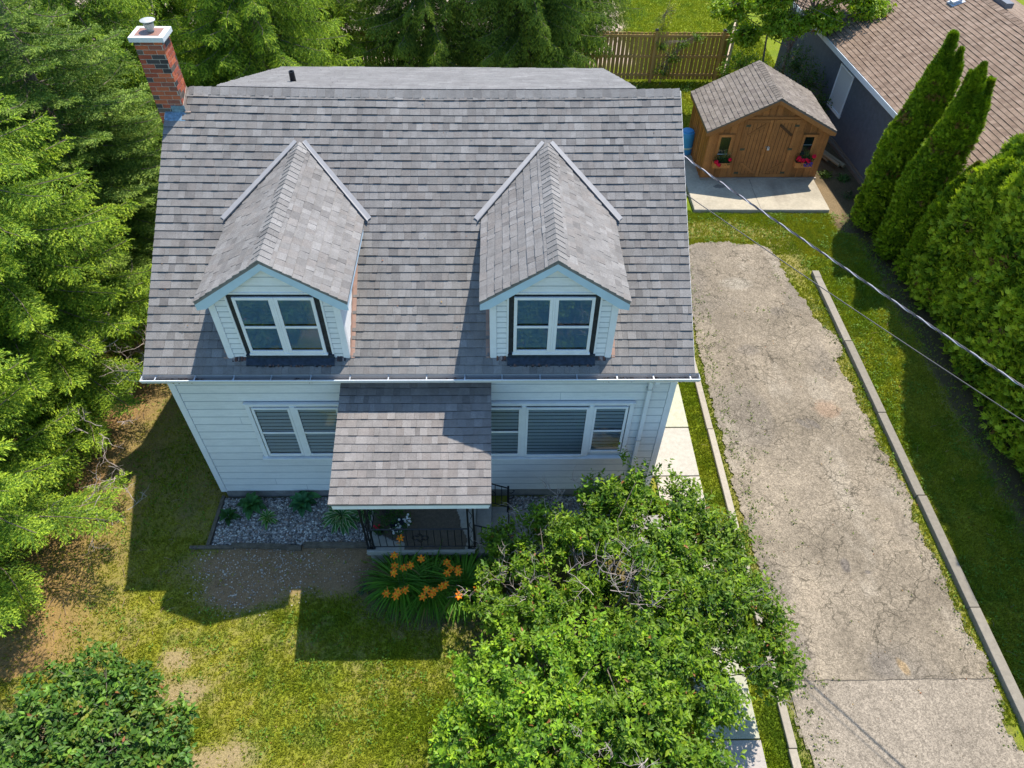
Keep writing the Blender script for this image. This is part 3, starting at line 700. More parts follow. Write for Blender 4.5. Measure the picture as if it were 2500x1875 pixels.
def sow(x0, x1, y0, y1, n):
    x = rng.uniform(x0, x1, n); y = rng.uniform(y0, y1, n); c, so, g, lu = ground_info(x, y)
    keep = (rng.random(n) < c**1.25) & ~hard(x, y)
    return x[keep], y[keep], g[keep], lu[keep]
parts = [sow(-4.5, 9.0, -5.6, -.9, 95000), sow(-4.5, 0, -.9, 9, 34000), sow(9.7, 10.6, -5.6, 9, 22000), sow(13.3, 16.4, -4.5, 10, 62000), sow(9.5, 15.6, 8, 10.1, 26000), sow(9, 17, 14, 19, 30000), sow(10.8, 16.5, 19, 27, 26000)]
x = np.concatenate([p[0] for p in parts]); y = np.concatenate([p[1] for p in parts]); g = np.concatenate([p[2] for p in parts]); lu = np.concatenate([p[3] for p in parts])
tag(tris(np.stack([x, y, np.full_like(x, -.03)], 1), 'lawn_grass', M_grass, g*1.08, .030+.036*lu, .0078, 4), 'short patchy lawn grass, green with straw coloured areas', 'grass', kind='stuff')
# broad leaved weeds and clover
def weeds(name, pts, size, col, k, label):
    P = []; Dn = []; S = []; C = []
    for (px, py) in pts:
        r = size*random.uniform(.6, 1.3); n = int(k*random.uniform(.6, 1.3))
        for i in range(n):
            a = random.random()*6.28; q = random.random()**.5*r; P.append((px+q*math.cos(a), py+q*math.sin(a), random.uniform(-.01, .04))); Dn.append((math.cos(a), math.sin(a), random.uniform(.1, .8))); S.append(random.uniform(.025, .055)); kk = random.uniform(.7, 1.3); C.append([c*kk for c in col])
    P, Dn, S, C = map(np.array, (P, Dn, S, C)); B = basis(Dn, np.array([[0, 0, 1.]])+.4*rng.normal(size=(len(P), 3)), S*.6, S, S)
    v, f, c = scatter(LEAF_V, LEAF_F, P, B, C, .2); return tag(mesh_np(name, v, f, M_leaf, c), label, 'weeds', kind='stuff')
LEAF_V = np.array([(0, 0, 0), (-.42, .38, .10), (.42, .38, .10), (0, .42, 0), (-.26, .72, .04), (.26, .72, .04), (0, 1.05, -.12)], float)
LEAF_F = np.array([(0, 3, 1), (0, 2, 3), (1, 3, 4), (3, 2, 5), (4, 3, 6), (3, 5, 6)])
wp = []
for _ in range(2600):
    x, y = random.uniform(-4.2, 5), random.uniform(-5.6, 6)
    wp.append((x, y))
for _ in range(1500): wp.append((random.uniform(13.9, 16.3), random.uniform(-4.5, 9)))
for _ in range(500): wp.append((random.uniform(9.5, 16), random.uniform(8.4, 10)))
wa = np.array(wp); c_, _, _, _ = ground_info(wa[:, 0], wa[:, 1]); kp = ~hard(wa[:, 0], wa[:, 1]) & ~((wa[:, 0] > -.3) & (wa[:, 1] > -2.4) & (wa[:, 1] < -1) & (wa[:, 0] < 3.4)) & (fbm(wa[:, 0]*1.2, wa[:, 1]*1.2, 60) > .47)
weeds('lawn_weeds', wa[kp], .065, (.12, .22, .02), 7, 'small leafy weeds and clover dotted through the lawn')
# weeds in cracks and edges of the drive
wd = [(10.5+abs(random.gauss(0, .16)), random.uniform(-5.2, 8.2)) for _ in range(420)]+[(13.9-abs(random.gauss(0, .12)), random.uniform(-5, 6.5)) for _ in range(200)]
for (xa, ya, xb, yb, n) in ((10.8, 6.5, 11.25, 1.0, 40), (11.6, 3.0, 11.3, -1.5, 14), (11.0, 1.5, 10.9, -1.5, 14), (12.9, 7.5, 13.2, 6.0, 14), (13.6, 4.5, 13.7, 0, 20), (12.6, 1, 12.8, -1, 5), (12.0, 5.8, 12.5, 5.5, 8), (10.7, -3.74, 11.2, -3.76, 8)):
    for i in range(n): t = random.random(); wd.append((xa+(xb-xa)*t+random.gauss(0, .05), ya+(yb-ya)*t+random.gauss(0, .05)))
for _ in range(30): wd.append((random.uniform(10.6, 13.6), random.uniform(-3, 8)))
weeds('driveway_weeds', wd, .035, (.11, .15, .025), 4, 'low weeds growing in the cracks and along the edges of the driveway')

# --- driveway
def grid_sheet(name, x0, x1, y0, y1, st, z, inside, colf, m):
    xs = np.arange(x0, x1, st); ys = np.arange(y0, y1, st); X, Y = np.meshgrid(xs, ys); X, Y = X.ravel(), Y.ravel()
    k = inside(X+st/2, Y+st/2); X, Y = X[k], Y[k]; ii = np.round((X-x0)/st).astype(int); jj = np.round((Y-y0)/st).astype(int)
    W_ = len(xs)+2; keys = np.stack([jj*W_+ii, jj*W_+ii+1, (jj+1)*W_+ii+1, (jj+1)*W_+ii], 1)
    u, inv = np.unique(keys.ravel(), return_inverse=True); vx = x0+(u % W_)*st; vy = y0+(u//W_)*st
    V = np.stack([vx, vy, np.full(len(u), z)], 1); return tag(mesh_np(name, V, inv.reshape(-1, 4), m, colf(X+st/2, Y+st/2)), kind='structure')
def asphalt_col(x, y):
    n = fbm(x*.9, y*.9, 61); n2 = fbm(x*3, y*3, 62); t = (.60+.74*n+.34*(n2-.5))[..., None]
    c = np.array([.215, .178, .132])*t
    gr = sstep(.50, .72, fbm(x*.8+5, y*.5, 63)+.12*np.exp(-((x-10.7)/.5)**2))[..., None]*.65; c = c*(1-gr)+gr*np.array([.158, .135, .108])
    pale = sstep(.60, .8, fbm(x*1.6, y*.7, 64))[..., None]*.55; c = c*(1-pale)+pale*np.array([.29, .25, .195])
    def blob(cx, cy, rx, ry, col, a, ang=0):
        nonlocal c
        dx, dy = x-cx+.25*rx*(fbm(x*7, y*7, 65)-.5)*2, y-cy+.25*ry*(fbm(x*7, y*7, 66)-.5)*2; ca, sa = math.cos(ang), math.sin(ang)
        d = np.sqrt(((dx*ca+dy*sa)/rx)**2+((-dx*sa+dy*ca)/ry)**2); w_ = (a*(1-sstep(.55, 1.1, d)))[..., None]; c = c*(1-w_)+w_*np.array(col)
    blob(12.96, 2.29, .34, .30, (.24, .155, .10), .55); blob(12.3, 1.86, .22, .10, (.125, .108, .09), .8, -.8); blob(12.52, 1.86, .24, .09, (.13, .112, .095), .8, -.9)
    blob(12.09, -1.62, .10, .17, (.12, .103, .088), .9); blob(12.47, -1.76, .07, .05, (.12, .103, .088), .9); blob(12.47, -3.55, .09, .2, (.30, .19, .075), .5, .3)
    blob(12.7, 5.6, .25, .18, (.14, .12, .10), .5, .5); blob(11.3, -2.2, .3, .4, (.27, .22, .16), .4); blob(11.6, 4.2, .3, .22, (.145, .125, .105), .5)
    blob(12.15, -3.5, .3, .25, (.15, .13, .11), .5); blob(10.75, -3.2, .25, .5, (.15, .13, .11), .5); blob(11.9, 6.7, .5, .3, (.28, .25, .20), .5)
    return c
def asphalt_mat(name, cracks):
    m = mat(name, rough=.95, attr=True, noise=((7, .09),), spec=.12); N = m.node_tree.nodes; L = m.node_tree.links; b = N['Principled BSDF']
    src = b.inputs['Base Color'].links[0].from_socket; tc = N.new('ShaderNodeTexCoord')
    v = N.new('ShaderNodeTexVoronoi'); v.inputs['Scale'].default_value = 62; L.new(tc.outputs['Object'], v.inputs['Vector'])
    sp = N.new('ShaderNodeSeparateColor'); L.new(v.outputs['Color'], sp.inputs[0])
    mr = N.new('ShaderNodeMapRange'); mr.inputs[3].default_value = .66; mr.inputs[4].default_value = 1.34; L.new(sp.outputs[0], mr.inputs[0])
    s1 = N.new('ShaderNodeVectorMath'); s1.operation = 'SCALE'; L.new(src, s1.inputs[0]); L.new(mr.outputs[0], s1.inputs['Scale']); cur = s1.outputs[0]
    v2 = N.new('ShaderNodeTexVoronoi'); v2.inputs['Scale'].default_value = 24; L.new(tc.outputs['Object'], v2.inputs['Vector'])
    sp2 = N.new('ShaderNodeSeparateColor'); L.new(v2.outputs['Color'], sp2.inputs[0])
    mr2 = N.new('ShaderNodeMapRange'); mr2.inputs[3].default_value = .84; mr2.inputs[4].default_value = 1.16; L.new(sp2.outputs[1], mr2.inputs[0])
    s2 = N.new('ShaderNodeVectorMath'); s2.operation = 'SCALE'; L.new(cur, s2.inputs[0]); L.new(mr2.outputs[0], s2.inputs['Scale']); cur = s2.outputs[0]
    for sc, th, dist, msk, dk in cracks:
        nz = N.new('ShaderNodeTexNoise'); nz.inputs['Scale'].default_value = 3.2; nz.inputs['Detail'].default_value = 6; L.new(tc.outputs['Object'], nz.inputs['Vector'])
        sb = N.new('ShaderNodeVectorMath'); sb.operation = 'SUBTRACT'; sb.inputs[1].default_value = (.5, .5, .5); L.new(nz.outputs['Color'], sb.inputs[0])
        sc_ = N.new('ShaderNodeVectorMath'); sc_.operation = 'SCALE'; sc_.inputs['Scale'].default_value = dist; L.new(sb.outputs[0], sc_.inputs[0])
        ad = N.new('ShaderNodeVectorMath'); ad.operation = 'ADD'; L.new(tc.outputs['Object'], ad.inputs[0]); L.new(sc_.outputs[0], ad.inputs[1])
        ve = N.new('ShaderNodeTexVoronoi'); ve.feature = 'DISTANCE_TO_EDGE'; ve.inputs['Scale'].default_value = sc; L.new(ad.outputs[0], ve.inputs['Vector'])
        mk = N.new('ShaderNodeTexNoise'); mk.inputs['Scale'].default_value = .9; L.new(tc.outputs['Object'], mk.inputs['Vector'])
        m1 = N.new('ShaderNodeMapRange'); m1.inputs[1].default_value = 0; m1.inputs[2].default_value = th*sc; m1.inputs[3].default_value = 1; m1.inputs[4].default_value = 0; L.new(ve.outputs['Distance'], m1.inputs[0])
        m2 = N.new('ShaderNodeMapRange'); m2.inputs[1].default_value = msk; m2.inputs[2].default_value = msk+.08; L.new(mk.outputs[0], m2.inputs[0])
        mu = N.new('ShaderNodeMath'); mu.operation = 'MULTIPLY'; L.new(m1.outputs[0], mu.inputs[0]); L.new(m2.outputs[0], mu.inputs[1])
        mu2 = N.new('ShaderNodeMath'); mu2.operation = 'MULTIPLY'; L.new(mu.outputs[0], mu2.inputs[0]); mu2.inputs[1].default_value = dk
        mx = N.new('ShaderNodeMix'); mx.data_type = 'RGBA'; L.new(mu2.outputs[0], mx.inputs[0]); L.new(cur, mx.inputs[6]); mx.inputs[7].default_value = (.05, .043, .03, 1); cur = mx.outputs[2]
    L.new(cur, b.inputs['Base Color'])
    return m
grid_sheet('driveway', 10.1, 14.1, -3.76, 9.0, .02, .004, drive_inside, asphalt_col, asphalt_mat('old_asphalt', ((.5, .014, .6, .38, .9), (1.6, .009, .32, .46, .8), (4.6, .007, .13, .44, .55))))
grid_sheet('driveway_apron', 10.1, 14.2, -16, -3.764, .06, .002, drive_inside, lambda x, y: np.array([.235, .198, .154])*(.86+.28*fbm(x*1.3, y*1.3, 70))[..., None], asphalt_mat('newer_asphalt', ((.3, .006, .3, .55, .5),)))
sm = MB(); xx = 10.36; yy = -3.762
while xx < 13.95:
    x2 = xx+random.uniform(.08, .2); y2 = -3.762+random.uniform(-.012, .012); w_ = random.uniform(.003, .007)
    sm.quad((xx, yy-w_, .0085), (x2, y2-w_, .0085), (x2, y2+w_, .0085), (xx, yy+w_, .0085), (.085, .072, .056)); xx, yy = x2, y2
tag(sm.build('driveway_seam', M_concA), kind='structure')
# --- kerbs, walk, slab
def kerb(name, x0, x1, y0, y1, h, seg, jit, col):
    mb = MB(); y = y0
    while y < y1-.05:
        yn = min(y+seg*random.uniform(.85, 1.1), y1); d = random.uniform(-jit, jit); k = random.uniform(.88, 1.1)
        mb.box(x0+d, x1+d, y+.006, yn-.006, -.15, h+random.uniform(-.006, .006), tuple(c*k for c in col)); y = yn
    return tag(mb.build(name, M_concA, bevel=.012), kind='structure')
kerb('kerb', 10.10, 10.235, -14, 4.4, .07, 3.0, .010, (.32, .28, .22)); kerb('kerb', 14.04, 14.225, -14, 7.15, .10, 2.4, .02, (.23, .205, .165))
wk = MB(); y = -14.0
for y0, y1 in [(-5.98+i*1.29+random.uniform(-.02, .02), 0) for i in range(9)]:
    yy = y0
    wk.box(8.78 if yy < -.5 else 8.52, 9.70+random.uniform(-.01, .01), yy+.008, yy+1.28, -.12, .03+random.uniform(-.008, .008), tuple(c*random.uniform(.92, 1.06) for c in (.40, .36, .285)))
wk.box(8.52, 9.68, 5.66, 9.5, -.12, .03, (.38, .34, .27)); wk.box(5.7, 8.77, -1.35, -.35, -.12, .025, (.30, .28, .25)); wk.box(8.78, 9.7, -14, -5.99, -.12, .03, (.38, .34, .27))
tag(wk.build('sidewalk', M_concA, bevel=.008), kind='structure')
def slab_col(x, y):
    n = fbm(x*2.5, y*2.5, 71); c = np.array([.36, .315, .235])*(.8+.4*n)[..., None]
    for cx, w_, a in ((14.0, .12, .4), (14.25, .10, .3)):
        e_ = (a*np.exp(-((x-cx-.1*(y-10.8))/w_)**2)*sstep(11.75, 11.3, y)*sstep(10.15, 10.6, y))[..., None]; c = c*(1-e_)+e_*np.array([.16, .13, .10])
    e_ = (.5*sstep(14.3, 14.9, x)*sstep(10.3, 10.9, y)*fbm(x*3, y*3, 72))[..., None]; c = c*(1-e_)+e_*np.array([.2, .17, .12])
    e_ = (.7*(np.hypot((x-12.35)/.13, (y-11.25)/.08) < 1+.5*fbm(x*9, y*9, 1)))[..., None]; c = c*(1-e_)+e_*np.array([.10, .09, .08])
    j = (np.abs(x-13.35-(y-10)*.02) < .012)[..., None]*.6; return c*(1-j)+j*np.array([.1, .09, .08])
sb = MB(); sb.box(11.36, 15.42, 10.0, 14.15, -.12, .095); o = tag(sb.build('concrete_slab', M_conc, bevel=.01), kind='structure')
sx = np.arange(11.375, 15.405, .025); sy = np.arange(10.015, 14.13, .025)
X, Yg = np.meshgrid(sx, sy); X, Yg = X.ravel(), Yg.ravel()
V = np.stack([np.stack([X+dx, Yg+dy, np.full_like(X, .099)], 1) for dx, dy in ((0, 0), (.025, 0), (.025, .025), (0, .025))], 1).reshape(-1, 3)
mesh_np('slab_surface', V, np.arange(len(V)).reshape(-1, 4), M_concA, slab_col(X+.012, Yg+.012), parent=o)

# --- gravel bed, mulch pebbles
bm_ = bmesh.new(); bmesh.ops.create_icosphere(bm_, subdivisions=1, radius=1); ICO_V = np.array([v.co[:] for v in bm_.verts]); ICO_F = np.array([[v.index for v in f.verts] for f in bm_.faces]); bm_.free()
def pebbles(name, P, s, C, label):
    N = len(P); D1 = rand_dir(N); D1[:, 2] *= .3; B = basis(D1, np.array([[0, 0, 1.]])+.3*rng.normal(size=(N, 3)), s*(.7+.5*rng.random(N)), s*(.8+.7*rng.random(N)), s*(.5+.3*rng.random(N)))
    v, f, c = scatter(ICO_V, ICO_F, P, B, C); return tag(mesh_np(name, v, f, M_stone, c, smooth=True), label, 'gravel', kind='stuff')
def stonecol(n):
    base = np.array([(.22, .20, .185), (.36, .335, .31), (.12, .11, .10), (.52, .49, .45), (.26, .19, .155), (.17, .175, .17), (.62, .58, .52)])
    return base[rng.choice(7, n, p=[.25, .24, .16, .13, .08, .09, .05])]*(.8+.4*rng.random((n, 1)))
n = 9500; x = rng.uniform(0, 3.05, n); y = rng.uniform(-1.08, -.03, n); k = x > .02+(-y)*.0-.05
P = np.stack([x, y, rng.uniform(-.005, .025, n)], 1)
gb = MB(); gb.box(-.03, 3.06, -1.09, .0, -.1, .0, (.08, .075, .07)); tag(gb.build('gravel_bed', M_concA), kind='structure')
pebbles('bed_gravel', P, .018+.010*rng.random(n), stonecol(n), 'grey river stones filling the planting bed under the left window')
n = 3600; P = np.stack([rng.uniform(5.72, 8.5, n), rng.uniform(-.34, -.02, n), rng.uniform(-.02, .01, n)], 1)
pebbles('wall_gravel', P, .018+.010*rng.random(n), stonecol(n), 'grey stones along the house wall beside the porch steps')
n = 5200; x = rng.uniform(-.6, 3.6, n); y = rng.uniform(-2.7, -1.15, n); c, so, g, lu = ground_info(x, y)
d = np.minimum(np.hypot((x-1.35)/1.9, (y+1.55)/.75), np.hypot((x-.75)/.95, (y+2.05)/.5)); k = rng.random(n) < (1.15-d)*1.2*fbm(x*2, y*2, 81)*1.5
k &= rng.random(n) < .62; P = np.stack([x, y, np.full(n, -.022)], 1)[k]; n = len(P)
pebbles('scattered_pebbles', P, .006+.012*rng.random(n)**3+.002, (np.array([[.58, .50, .42]])*(.35+.75*rng.random((n, 1)))), 'small pale pebbles scattered over dark soil before the planting bed')
n = 900; x = rng.uniform(10.3, 13.9, n); y = rng.uniform(-5, 8, n)
# timbers edging the bed
def timber(pts, label, r=.045):
    m_ = MB(); prev = None
    for a, b in zip(pts[:-1], pts[1:]):
        a, b = Vector(a), Vector(b); v = (b-a).normalized(); s = Vector((-v.y, v.x, 0))*r; u = Vector((0, 0, 1))
        m_.hexa([a-s-u*.05, b-s-u*.05, b+s-u*.05, a+s-u*.05, a-s+u*r, b-s+u*r, b+s+u*r, a+s+u*r])
    return tag(m_.build('landscape_timber', M_timber, bevel=.008), label, 'timber', 'weathered timbers edging the planting bed')
timber([(-.42, -1.13, .0), (.42, -1.13, .01)], 'short thin timber at the left end of the bed front edge', .03)
timber([(.38, -1.10, .02), (1.0, -1.12, .03), (1.72, -1.17, .02)], 'bent timber in the middle of the bed front edge', .04)
timber([(1.75, -1.10, .02), (3.03, -1.12, .02)], 'straight timber at the right end of the bed edge by the porch')
timber([(-.08, -1.09, .0), (-.05, .02, .02)], 'dark timber along the left side of the gravel bed', .035)

# ================================================================== VEGETATION
FIN = []
TW_F = []
for k in range(8):     # fuzzy twig: fins of needles around the axis (y 0..1, radius 1)
    t = k/8*.86; a = k*2.4
    FIN += [(0, t, 0), (0, t+.20, 0), (math.cos(a), t+.40, math.sin(a))]; TW_F.append((3*k, 3*k+1, 3*k+2))
FIN += [(-.45, .84, 0), (.45, .84, .2), (0, 1.2, 0)]; TW_F.append((24, 25, 26))
TW_V = np.array(FIN, float); TW_F = np.array(TW_F)

def spruce_mesh(seed, H, Rm, z0, droop, hang, dens=1.0, up=.0):
    """returns (foliage V,F,C), (wood MB) of a Norway spruce standing at the origin"""
    rs = np.random.default_rng(seed); Tp, Td, Tl, Tc, Tr = [], [], [], [], []
    wood = MB(); wood.tube([(0, 0, -.1), (0, 0, H*.5), (0, 0, H)], [.20, .12, .02], 8)
    z = z0; wi = 0
    while z < H-.4:
        fr = (z-z0)/(H-z0); nb = 7 if fr < .55 else 6
        for b in range(nb):
            az = (b+rs.random()*.7)/nb*2*np.pi+wi*1.1
            L = (Rm*(1-fr)**.75*(1 if fr > .08 else .8))*rs.uniform(.75, 1.08)+.15
            n = max(4, int(L/.10)); s = np.linspace(0, 1, n+1)
            dr = droop*rs.uniform(.7, 1.3)
            rad = L*s; hz = z+rs.uniform(-.1, .1)+L*(.12-dr*s*.55+(dr*.30+up)*s**2.4)
            bend = rs.normal(0, .16)*s**2*L+.05*np.sin(s*7+rs.random()*6)
            ca, sa = math.cos(az), math.sin(az)
            P = np.stack([ca*rad-sa*bend, sa*rad+ca*bend, hz], 1); T = nrm(np.gradient(P, axis=0)); S = nrm(np.cross(T, [0, 0, 1]))
            wood.tube([tuple(q) for q in P[::max(1, n//5)]]+[tuple(P[-1])], [.016*(1-.85*q)+.003 for q in np.linspace(0, 1, len(P[::max(1, n//5)])+1)], 4, cap=False)
            lod = 1 if z < 6.2 else .5
            side_step = .085/dens
            m = int(L/side_step)
            for i in range(m):
                q = (i+rs.random())/m
                if q < .18+.1*rs.random(): continue
                if lod < 1 and rs.random() > lod: continue
                j = min(int(q*n), n-1); f = q*n-j; p0 = P[j]*(1-f)+P[j+1]*f; t0, s0 = T[j], S[j]
                sg = 1 if i % 2 else -1
                l2 = (.62*(1-q)**.7+.16)*min(L*.42, .95)*rs.uniform(.65, 1.2)
                d2 = nrm(t0*.75+s0*sg*rs.uniform(.6, 1.0)+np.array([0, 0, rs.uniform(-.12, .18)]))
                k2 = max(2, int(l2/.070)); ss = (np.arange(k2)+.5)/k2
                hg = hang*rs.uniform(.6, 1.4)
                p2 = p0+d2*(l2*ss)[:, None]+np.array([0, 0, -1.])*(hg*l2*ss**1.6)[:, None]+np.array([0, 0, .06*l2])
                t2 = nrm(d2[None]+np.array([0, 0, -1.])*(hg*1.6*ss**.6)[:, None])
                sd = nrm(np.cross(t2, [0, 0, 1.])+1e-6)
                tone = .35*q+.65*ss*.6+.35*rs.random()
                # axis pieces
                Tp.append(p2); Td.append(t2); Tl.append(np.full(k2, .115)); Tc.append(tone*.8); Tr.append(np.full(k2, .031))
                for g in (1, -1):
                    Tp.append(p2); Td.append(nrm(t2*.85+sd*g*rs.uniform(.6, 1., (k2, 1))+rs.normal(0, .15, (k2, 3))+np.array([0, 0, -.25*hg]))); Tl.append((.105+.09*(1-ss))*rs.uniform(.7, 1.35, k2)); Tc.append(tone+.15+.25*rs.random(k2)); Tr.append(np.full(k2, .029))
            # the leader of the branch
            m2 = max(3, int(L*.9/.035)); q = np.linspace(.12, 1.0, m2); p = np.stack([np.interp(q*n, np.arange(n+1), P[:, k]) for k in range(3)], 1)
            Tp.append(p); Td.append(nrm(np.repeat(T[n//2][None], m2, 0)+.45*rs.normal(size=(m2, 3))+np.array([0, 0, .25]))); Tl.append(np.full(m2, .12)); Tc.append(.5+.5*q); Tr.append(np.full(m2, .022))
        z += .30+.10*fr; wi += 1
    Tp = np.concatenate(Tp); Td = np.concatenate(Td); Tl = np.concatenate(Tl); Tc = np.clip(np.concatenate(Tc), 0, 1.3); Tr = np.concatenate(Tr)
    return (Tp, Td, Tl, Tc, Tr), wood
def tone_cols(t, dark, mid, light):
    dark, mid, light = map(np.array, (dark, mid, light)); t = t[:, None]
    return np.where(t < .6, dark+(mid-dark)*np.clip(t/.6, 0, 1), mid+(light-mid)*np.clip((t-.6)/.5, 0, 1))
def spruce(loc, name, label, seed, H, Rm, z0, droop, hang, pal, dens=1., up=0., group='spruces', rz=0):
    (P, D, L, T, R), wood = spruce_mesh(seed, H, Rm, z0, droop, hang, dens, up)
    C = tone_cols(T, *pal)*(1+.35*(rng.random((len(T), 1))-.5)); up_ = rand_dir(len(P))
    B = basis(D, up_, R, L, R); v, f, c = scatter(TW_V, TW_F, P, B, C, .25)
    r = empty(name, loc, rz); tag(r, label, 'spruce tree', group)
    mesh_np('crown', v, f, M_need, c, r); wood.build('trunk', M_bark, r)
    return r
PY = ((.015, .036, .007), (.095, .190, .016), (.38, .50, .035))   # yellow green, tips light from young growth and painted-in sun
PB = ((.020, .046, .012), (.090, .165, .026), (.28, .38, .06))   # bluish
PD = ((.024, .060, .014), (.085, .16, .022), (.24, .33, .035))   # dark: shaded side of the back row put into the needle colour
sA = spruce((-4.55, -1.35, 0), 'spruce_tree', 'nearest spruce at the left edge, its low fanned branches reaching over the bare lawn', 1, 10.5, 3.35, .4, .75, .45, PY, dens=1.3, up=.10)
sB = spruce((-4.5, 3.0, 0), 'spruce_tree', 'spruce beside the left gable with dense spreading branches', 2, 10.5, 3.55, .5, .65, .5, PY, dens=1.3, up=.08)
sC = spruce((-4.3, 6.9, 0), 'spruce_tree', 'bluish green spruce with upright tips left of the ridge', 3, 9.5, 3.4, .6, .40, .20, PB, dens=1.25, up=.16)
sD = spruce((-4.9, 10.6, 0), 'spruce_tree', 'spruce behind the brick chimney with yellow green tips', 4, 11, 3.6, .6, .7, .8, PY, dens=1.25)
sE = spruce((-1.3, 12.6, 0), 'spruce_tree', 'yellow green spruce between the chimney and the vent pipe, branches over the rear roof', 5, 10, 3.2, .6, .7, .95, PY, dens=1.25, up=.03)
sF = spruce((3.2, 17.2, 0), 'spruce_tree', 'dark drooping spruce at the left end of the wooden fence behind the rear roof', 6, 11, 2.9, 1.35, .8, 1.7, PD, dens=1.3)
def cp(o, loc, rz, label):
    c = copy_tree(o); c.location = loc; c.rotation_euler = (0, 0, rz); c['label'] = label; return c
cp(sF, (6.5, 17.3, .1), 2.1, 'dark drooping spruce behind the middle of the rear roof, its sprays hanging to the fence')
cp(sF, (7.9, 19.6, .2), 4.0, 'dark drooping spruce at the right end of the row, half covering the wooden fence')
cp(sD, (-1.2, 18.0, 0), 1.3, 'spruce at the top of the photo behind the yellow green one')
cp(sD, (-5.0, 15.8, 0), 2.6, 'farthest spruce in the top left corner')
cp(sB, (-8.5, 6.0, 0), 1.0, 'spruce of the second row at the far left edge')
cp(sA, (-8.3, 11.5, 0), 3.0, 'spruce of the second row beyond the far left edge, near the top')

# --- cedar sprays
SP_V, SP_F = [(0, 0, 0)], []
for i, a in enumerate((-50, -25, 0, 25, 50)):
    a = R_(a); l = (.75, .95, 1.05, .95, .75)[i]; w_ = .11; c_, s_ = math.cos(a), math.sin(a); b = len(SP_V)
    SP_V += [(s_*l*.55-c_*w_, c_*l*.55+s_*w_, .05), (s_*l*.55+c_*w_, c_*l*.55-s_*w_, -.05), (s_*l, c_*l, (-.1, .08, 0, -.08, .1)[i])]
    SP_F += [(0, b, b+1), (b, b+2, b+1)]
SP_V, SP_F = np.array(SP_V, float), np.array(SP_F)
def cedar_points(n, H, R, prof, seed, lump=.12, lf=5.0, bias=None, zb=.05):
    rs = np.random.default_rng(seed); u = rs.random(n)**.8; z = zb+(H-zb)*u; th = rs.random(n)*2*np.pi
    if bias is not None:
        k = rs.random(n) < bias; th = np.where(k, np.pi*1.12+rs.normal(0, 1.0, n), th)
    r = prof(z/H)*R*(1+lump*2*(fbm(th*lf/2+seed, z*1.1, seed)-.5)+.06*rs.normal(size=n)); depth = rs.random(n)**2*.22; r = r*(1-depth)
    P = np.stack([r*np.cos(th), r*np.sin(th), z], 1); Nn = np.stack([np.cos(th), np.sin(th), np.full(n, .35)], 1)
    return P, Nn, depth/.22
def spray_mesh(name, P, Nn, dep, size, pal, parent, upw=.9, m=None):
    n = len(P); D = nrm(Nn*rng.uniform(.3, 1.1, (n, 1))+np.array([0, 0, 1.])*rng.uniform(.3, 1.3, (n, 1))*upw+.35*rng.normal(size=(n, 3)))
    UPV = nrm(Nn+.7*rng.normal(size=(n, 3))); S = size*rng.uniform(.7, 1.35, n); B = basis(D, UPV, S, S, S)
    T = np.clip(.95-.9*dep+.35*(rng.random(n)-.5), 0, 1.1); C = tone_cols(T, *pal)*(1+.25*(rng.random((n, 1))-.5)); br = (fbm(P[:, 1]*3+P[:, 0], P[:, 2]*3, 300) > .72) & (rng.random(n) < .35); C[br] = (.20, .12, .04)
    v, f, c = scatter(SP_V, SP_F, P, B, C, .15); return mesh_np(name, v, f, m or M_need, c, parent)
flame = lambda t: np.clip(t*5+.62, 0, 1)**.6*(1-np.clip(t, 0, 1)**2.1)**.85
M_core = mat('light_block_core', (.030, .028, .014), .95, noise=((9, .5),))  # for solid cores added to block light inside thuja and hedge crowns
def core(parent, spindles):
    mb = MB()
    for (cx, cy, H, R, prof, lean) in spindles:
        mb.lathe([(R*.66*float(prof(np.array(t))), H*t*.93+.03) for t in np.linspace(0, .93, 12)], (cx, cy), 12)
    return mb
def thuja(loc, label, spindles, pal, seed, n=15000):
    r = empty('thuja_tree', loc); tag(r, label, 'thuja', 'columnar thujas beside the grey outbuilding')
    P, Nn, Dp = [], [], []
    for i, (cx, cy, H, R, w_) in enumerate(spindles):
        p, nn, dp = cedar_points(int(n*w_), H, R, flame, seed+i, .17, 10, .55)
        p[:, 0] += cx+.05*np.sin(p[:, 2]*2); p[:, 1] += cy; P.append(p); Nn.append(nn); Dp.append(dp)
    P, Nn, Dp = np.concatenate(P), np.concatenate(Nn), np.concatenate(Dp)
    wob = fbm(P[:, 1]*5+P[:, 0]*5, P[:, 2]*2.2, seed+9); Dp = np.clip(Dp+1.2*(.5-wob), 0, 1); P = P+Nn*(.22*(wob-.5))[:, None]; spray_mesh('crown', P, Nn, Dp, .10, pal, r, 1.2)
    core(r, [(cx, cy, H, R, flame, 0) for cx, cy, H, R, w_ in spindles]).build('trunk', M_core, r)  # unseen core added as a light block, not a real trunk
PT = ((.034, .075, .006), (.115, .205, .008), (.26, .37, .012))
thuja((16.45, 9.35, 0), 'tall columnar thuja farther from the camera with two pointed tips', [(-.02, 0, 5.45, .60, 1), (.22, -.15, 5.15, .42, .5)], PT, 31)
thuja((16.55, 7.95, 0), 'tall columnar thuja nearer the driveway with three ragged tips', [(0, 0, 5.35, .58, 1), (.30, -.05, 5.0, .42, .4), (-.12, .10, 5.1, .34, .3)], PT, 41)
thuja((16.75, 6.85, 0), 'short thuja squeezed between the tall one and the big hedge', [(0, 0, 3.5, .52, .6)], PT, 51, 14000)
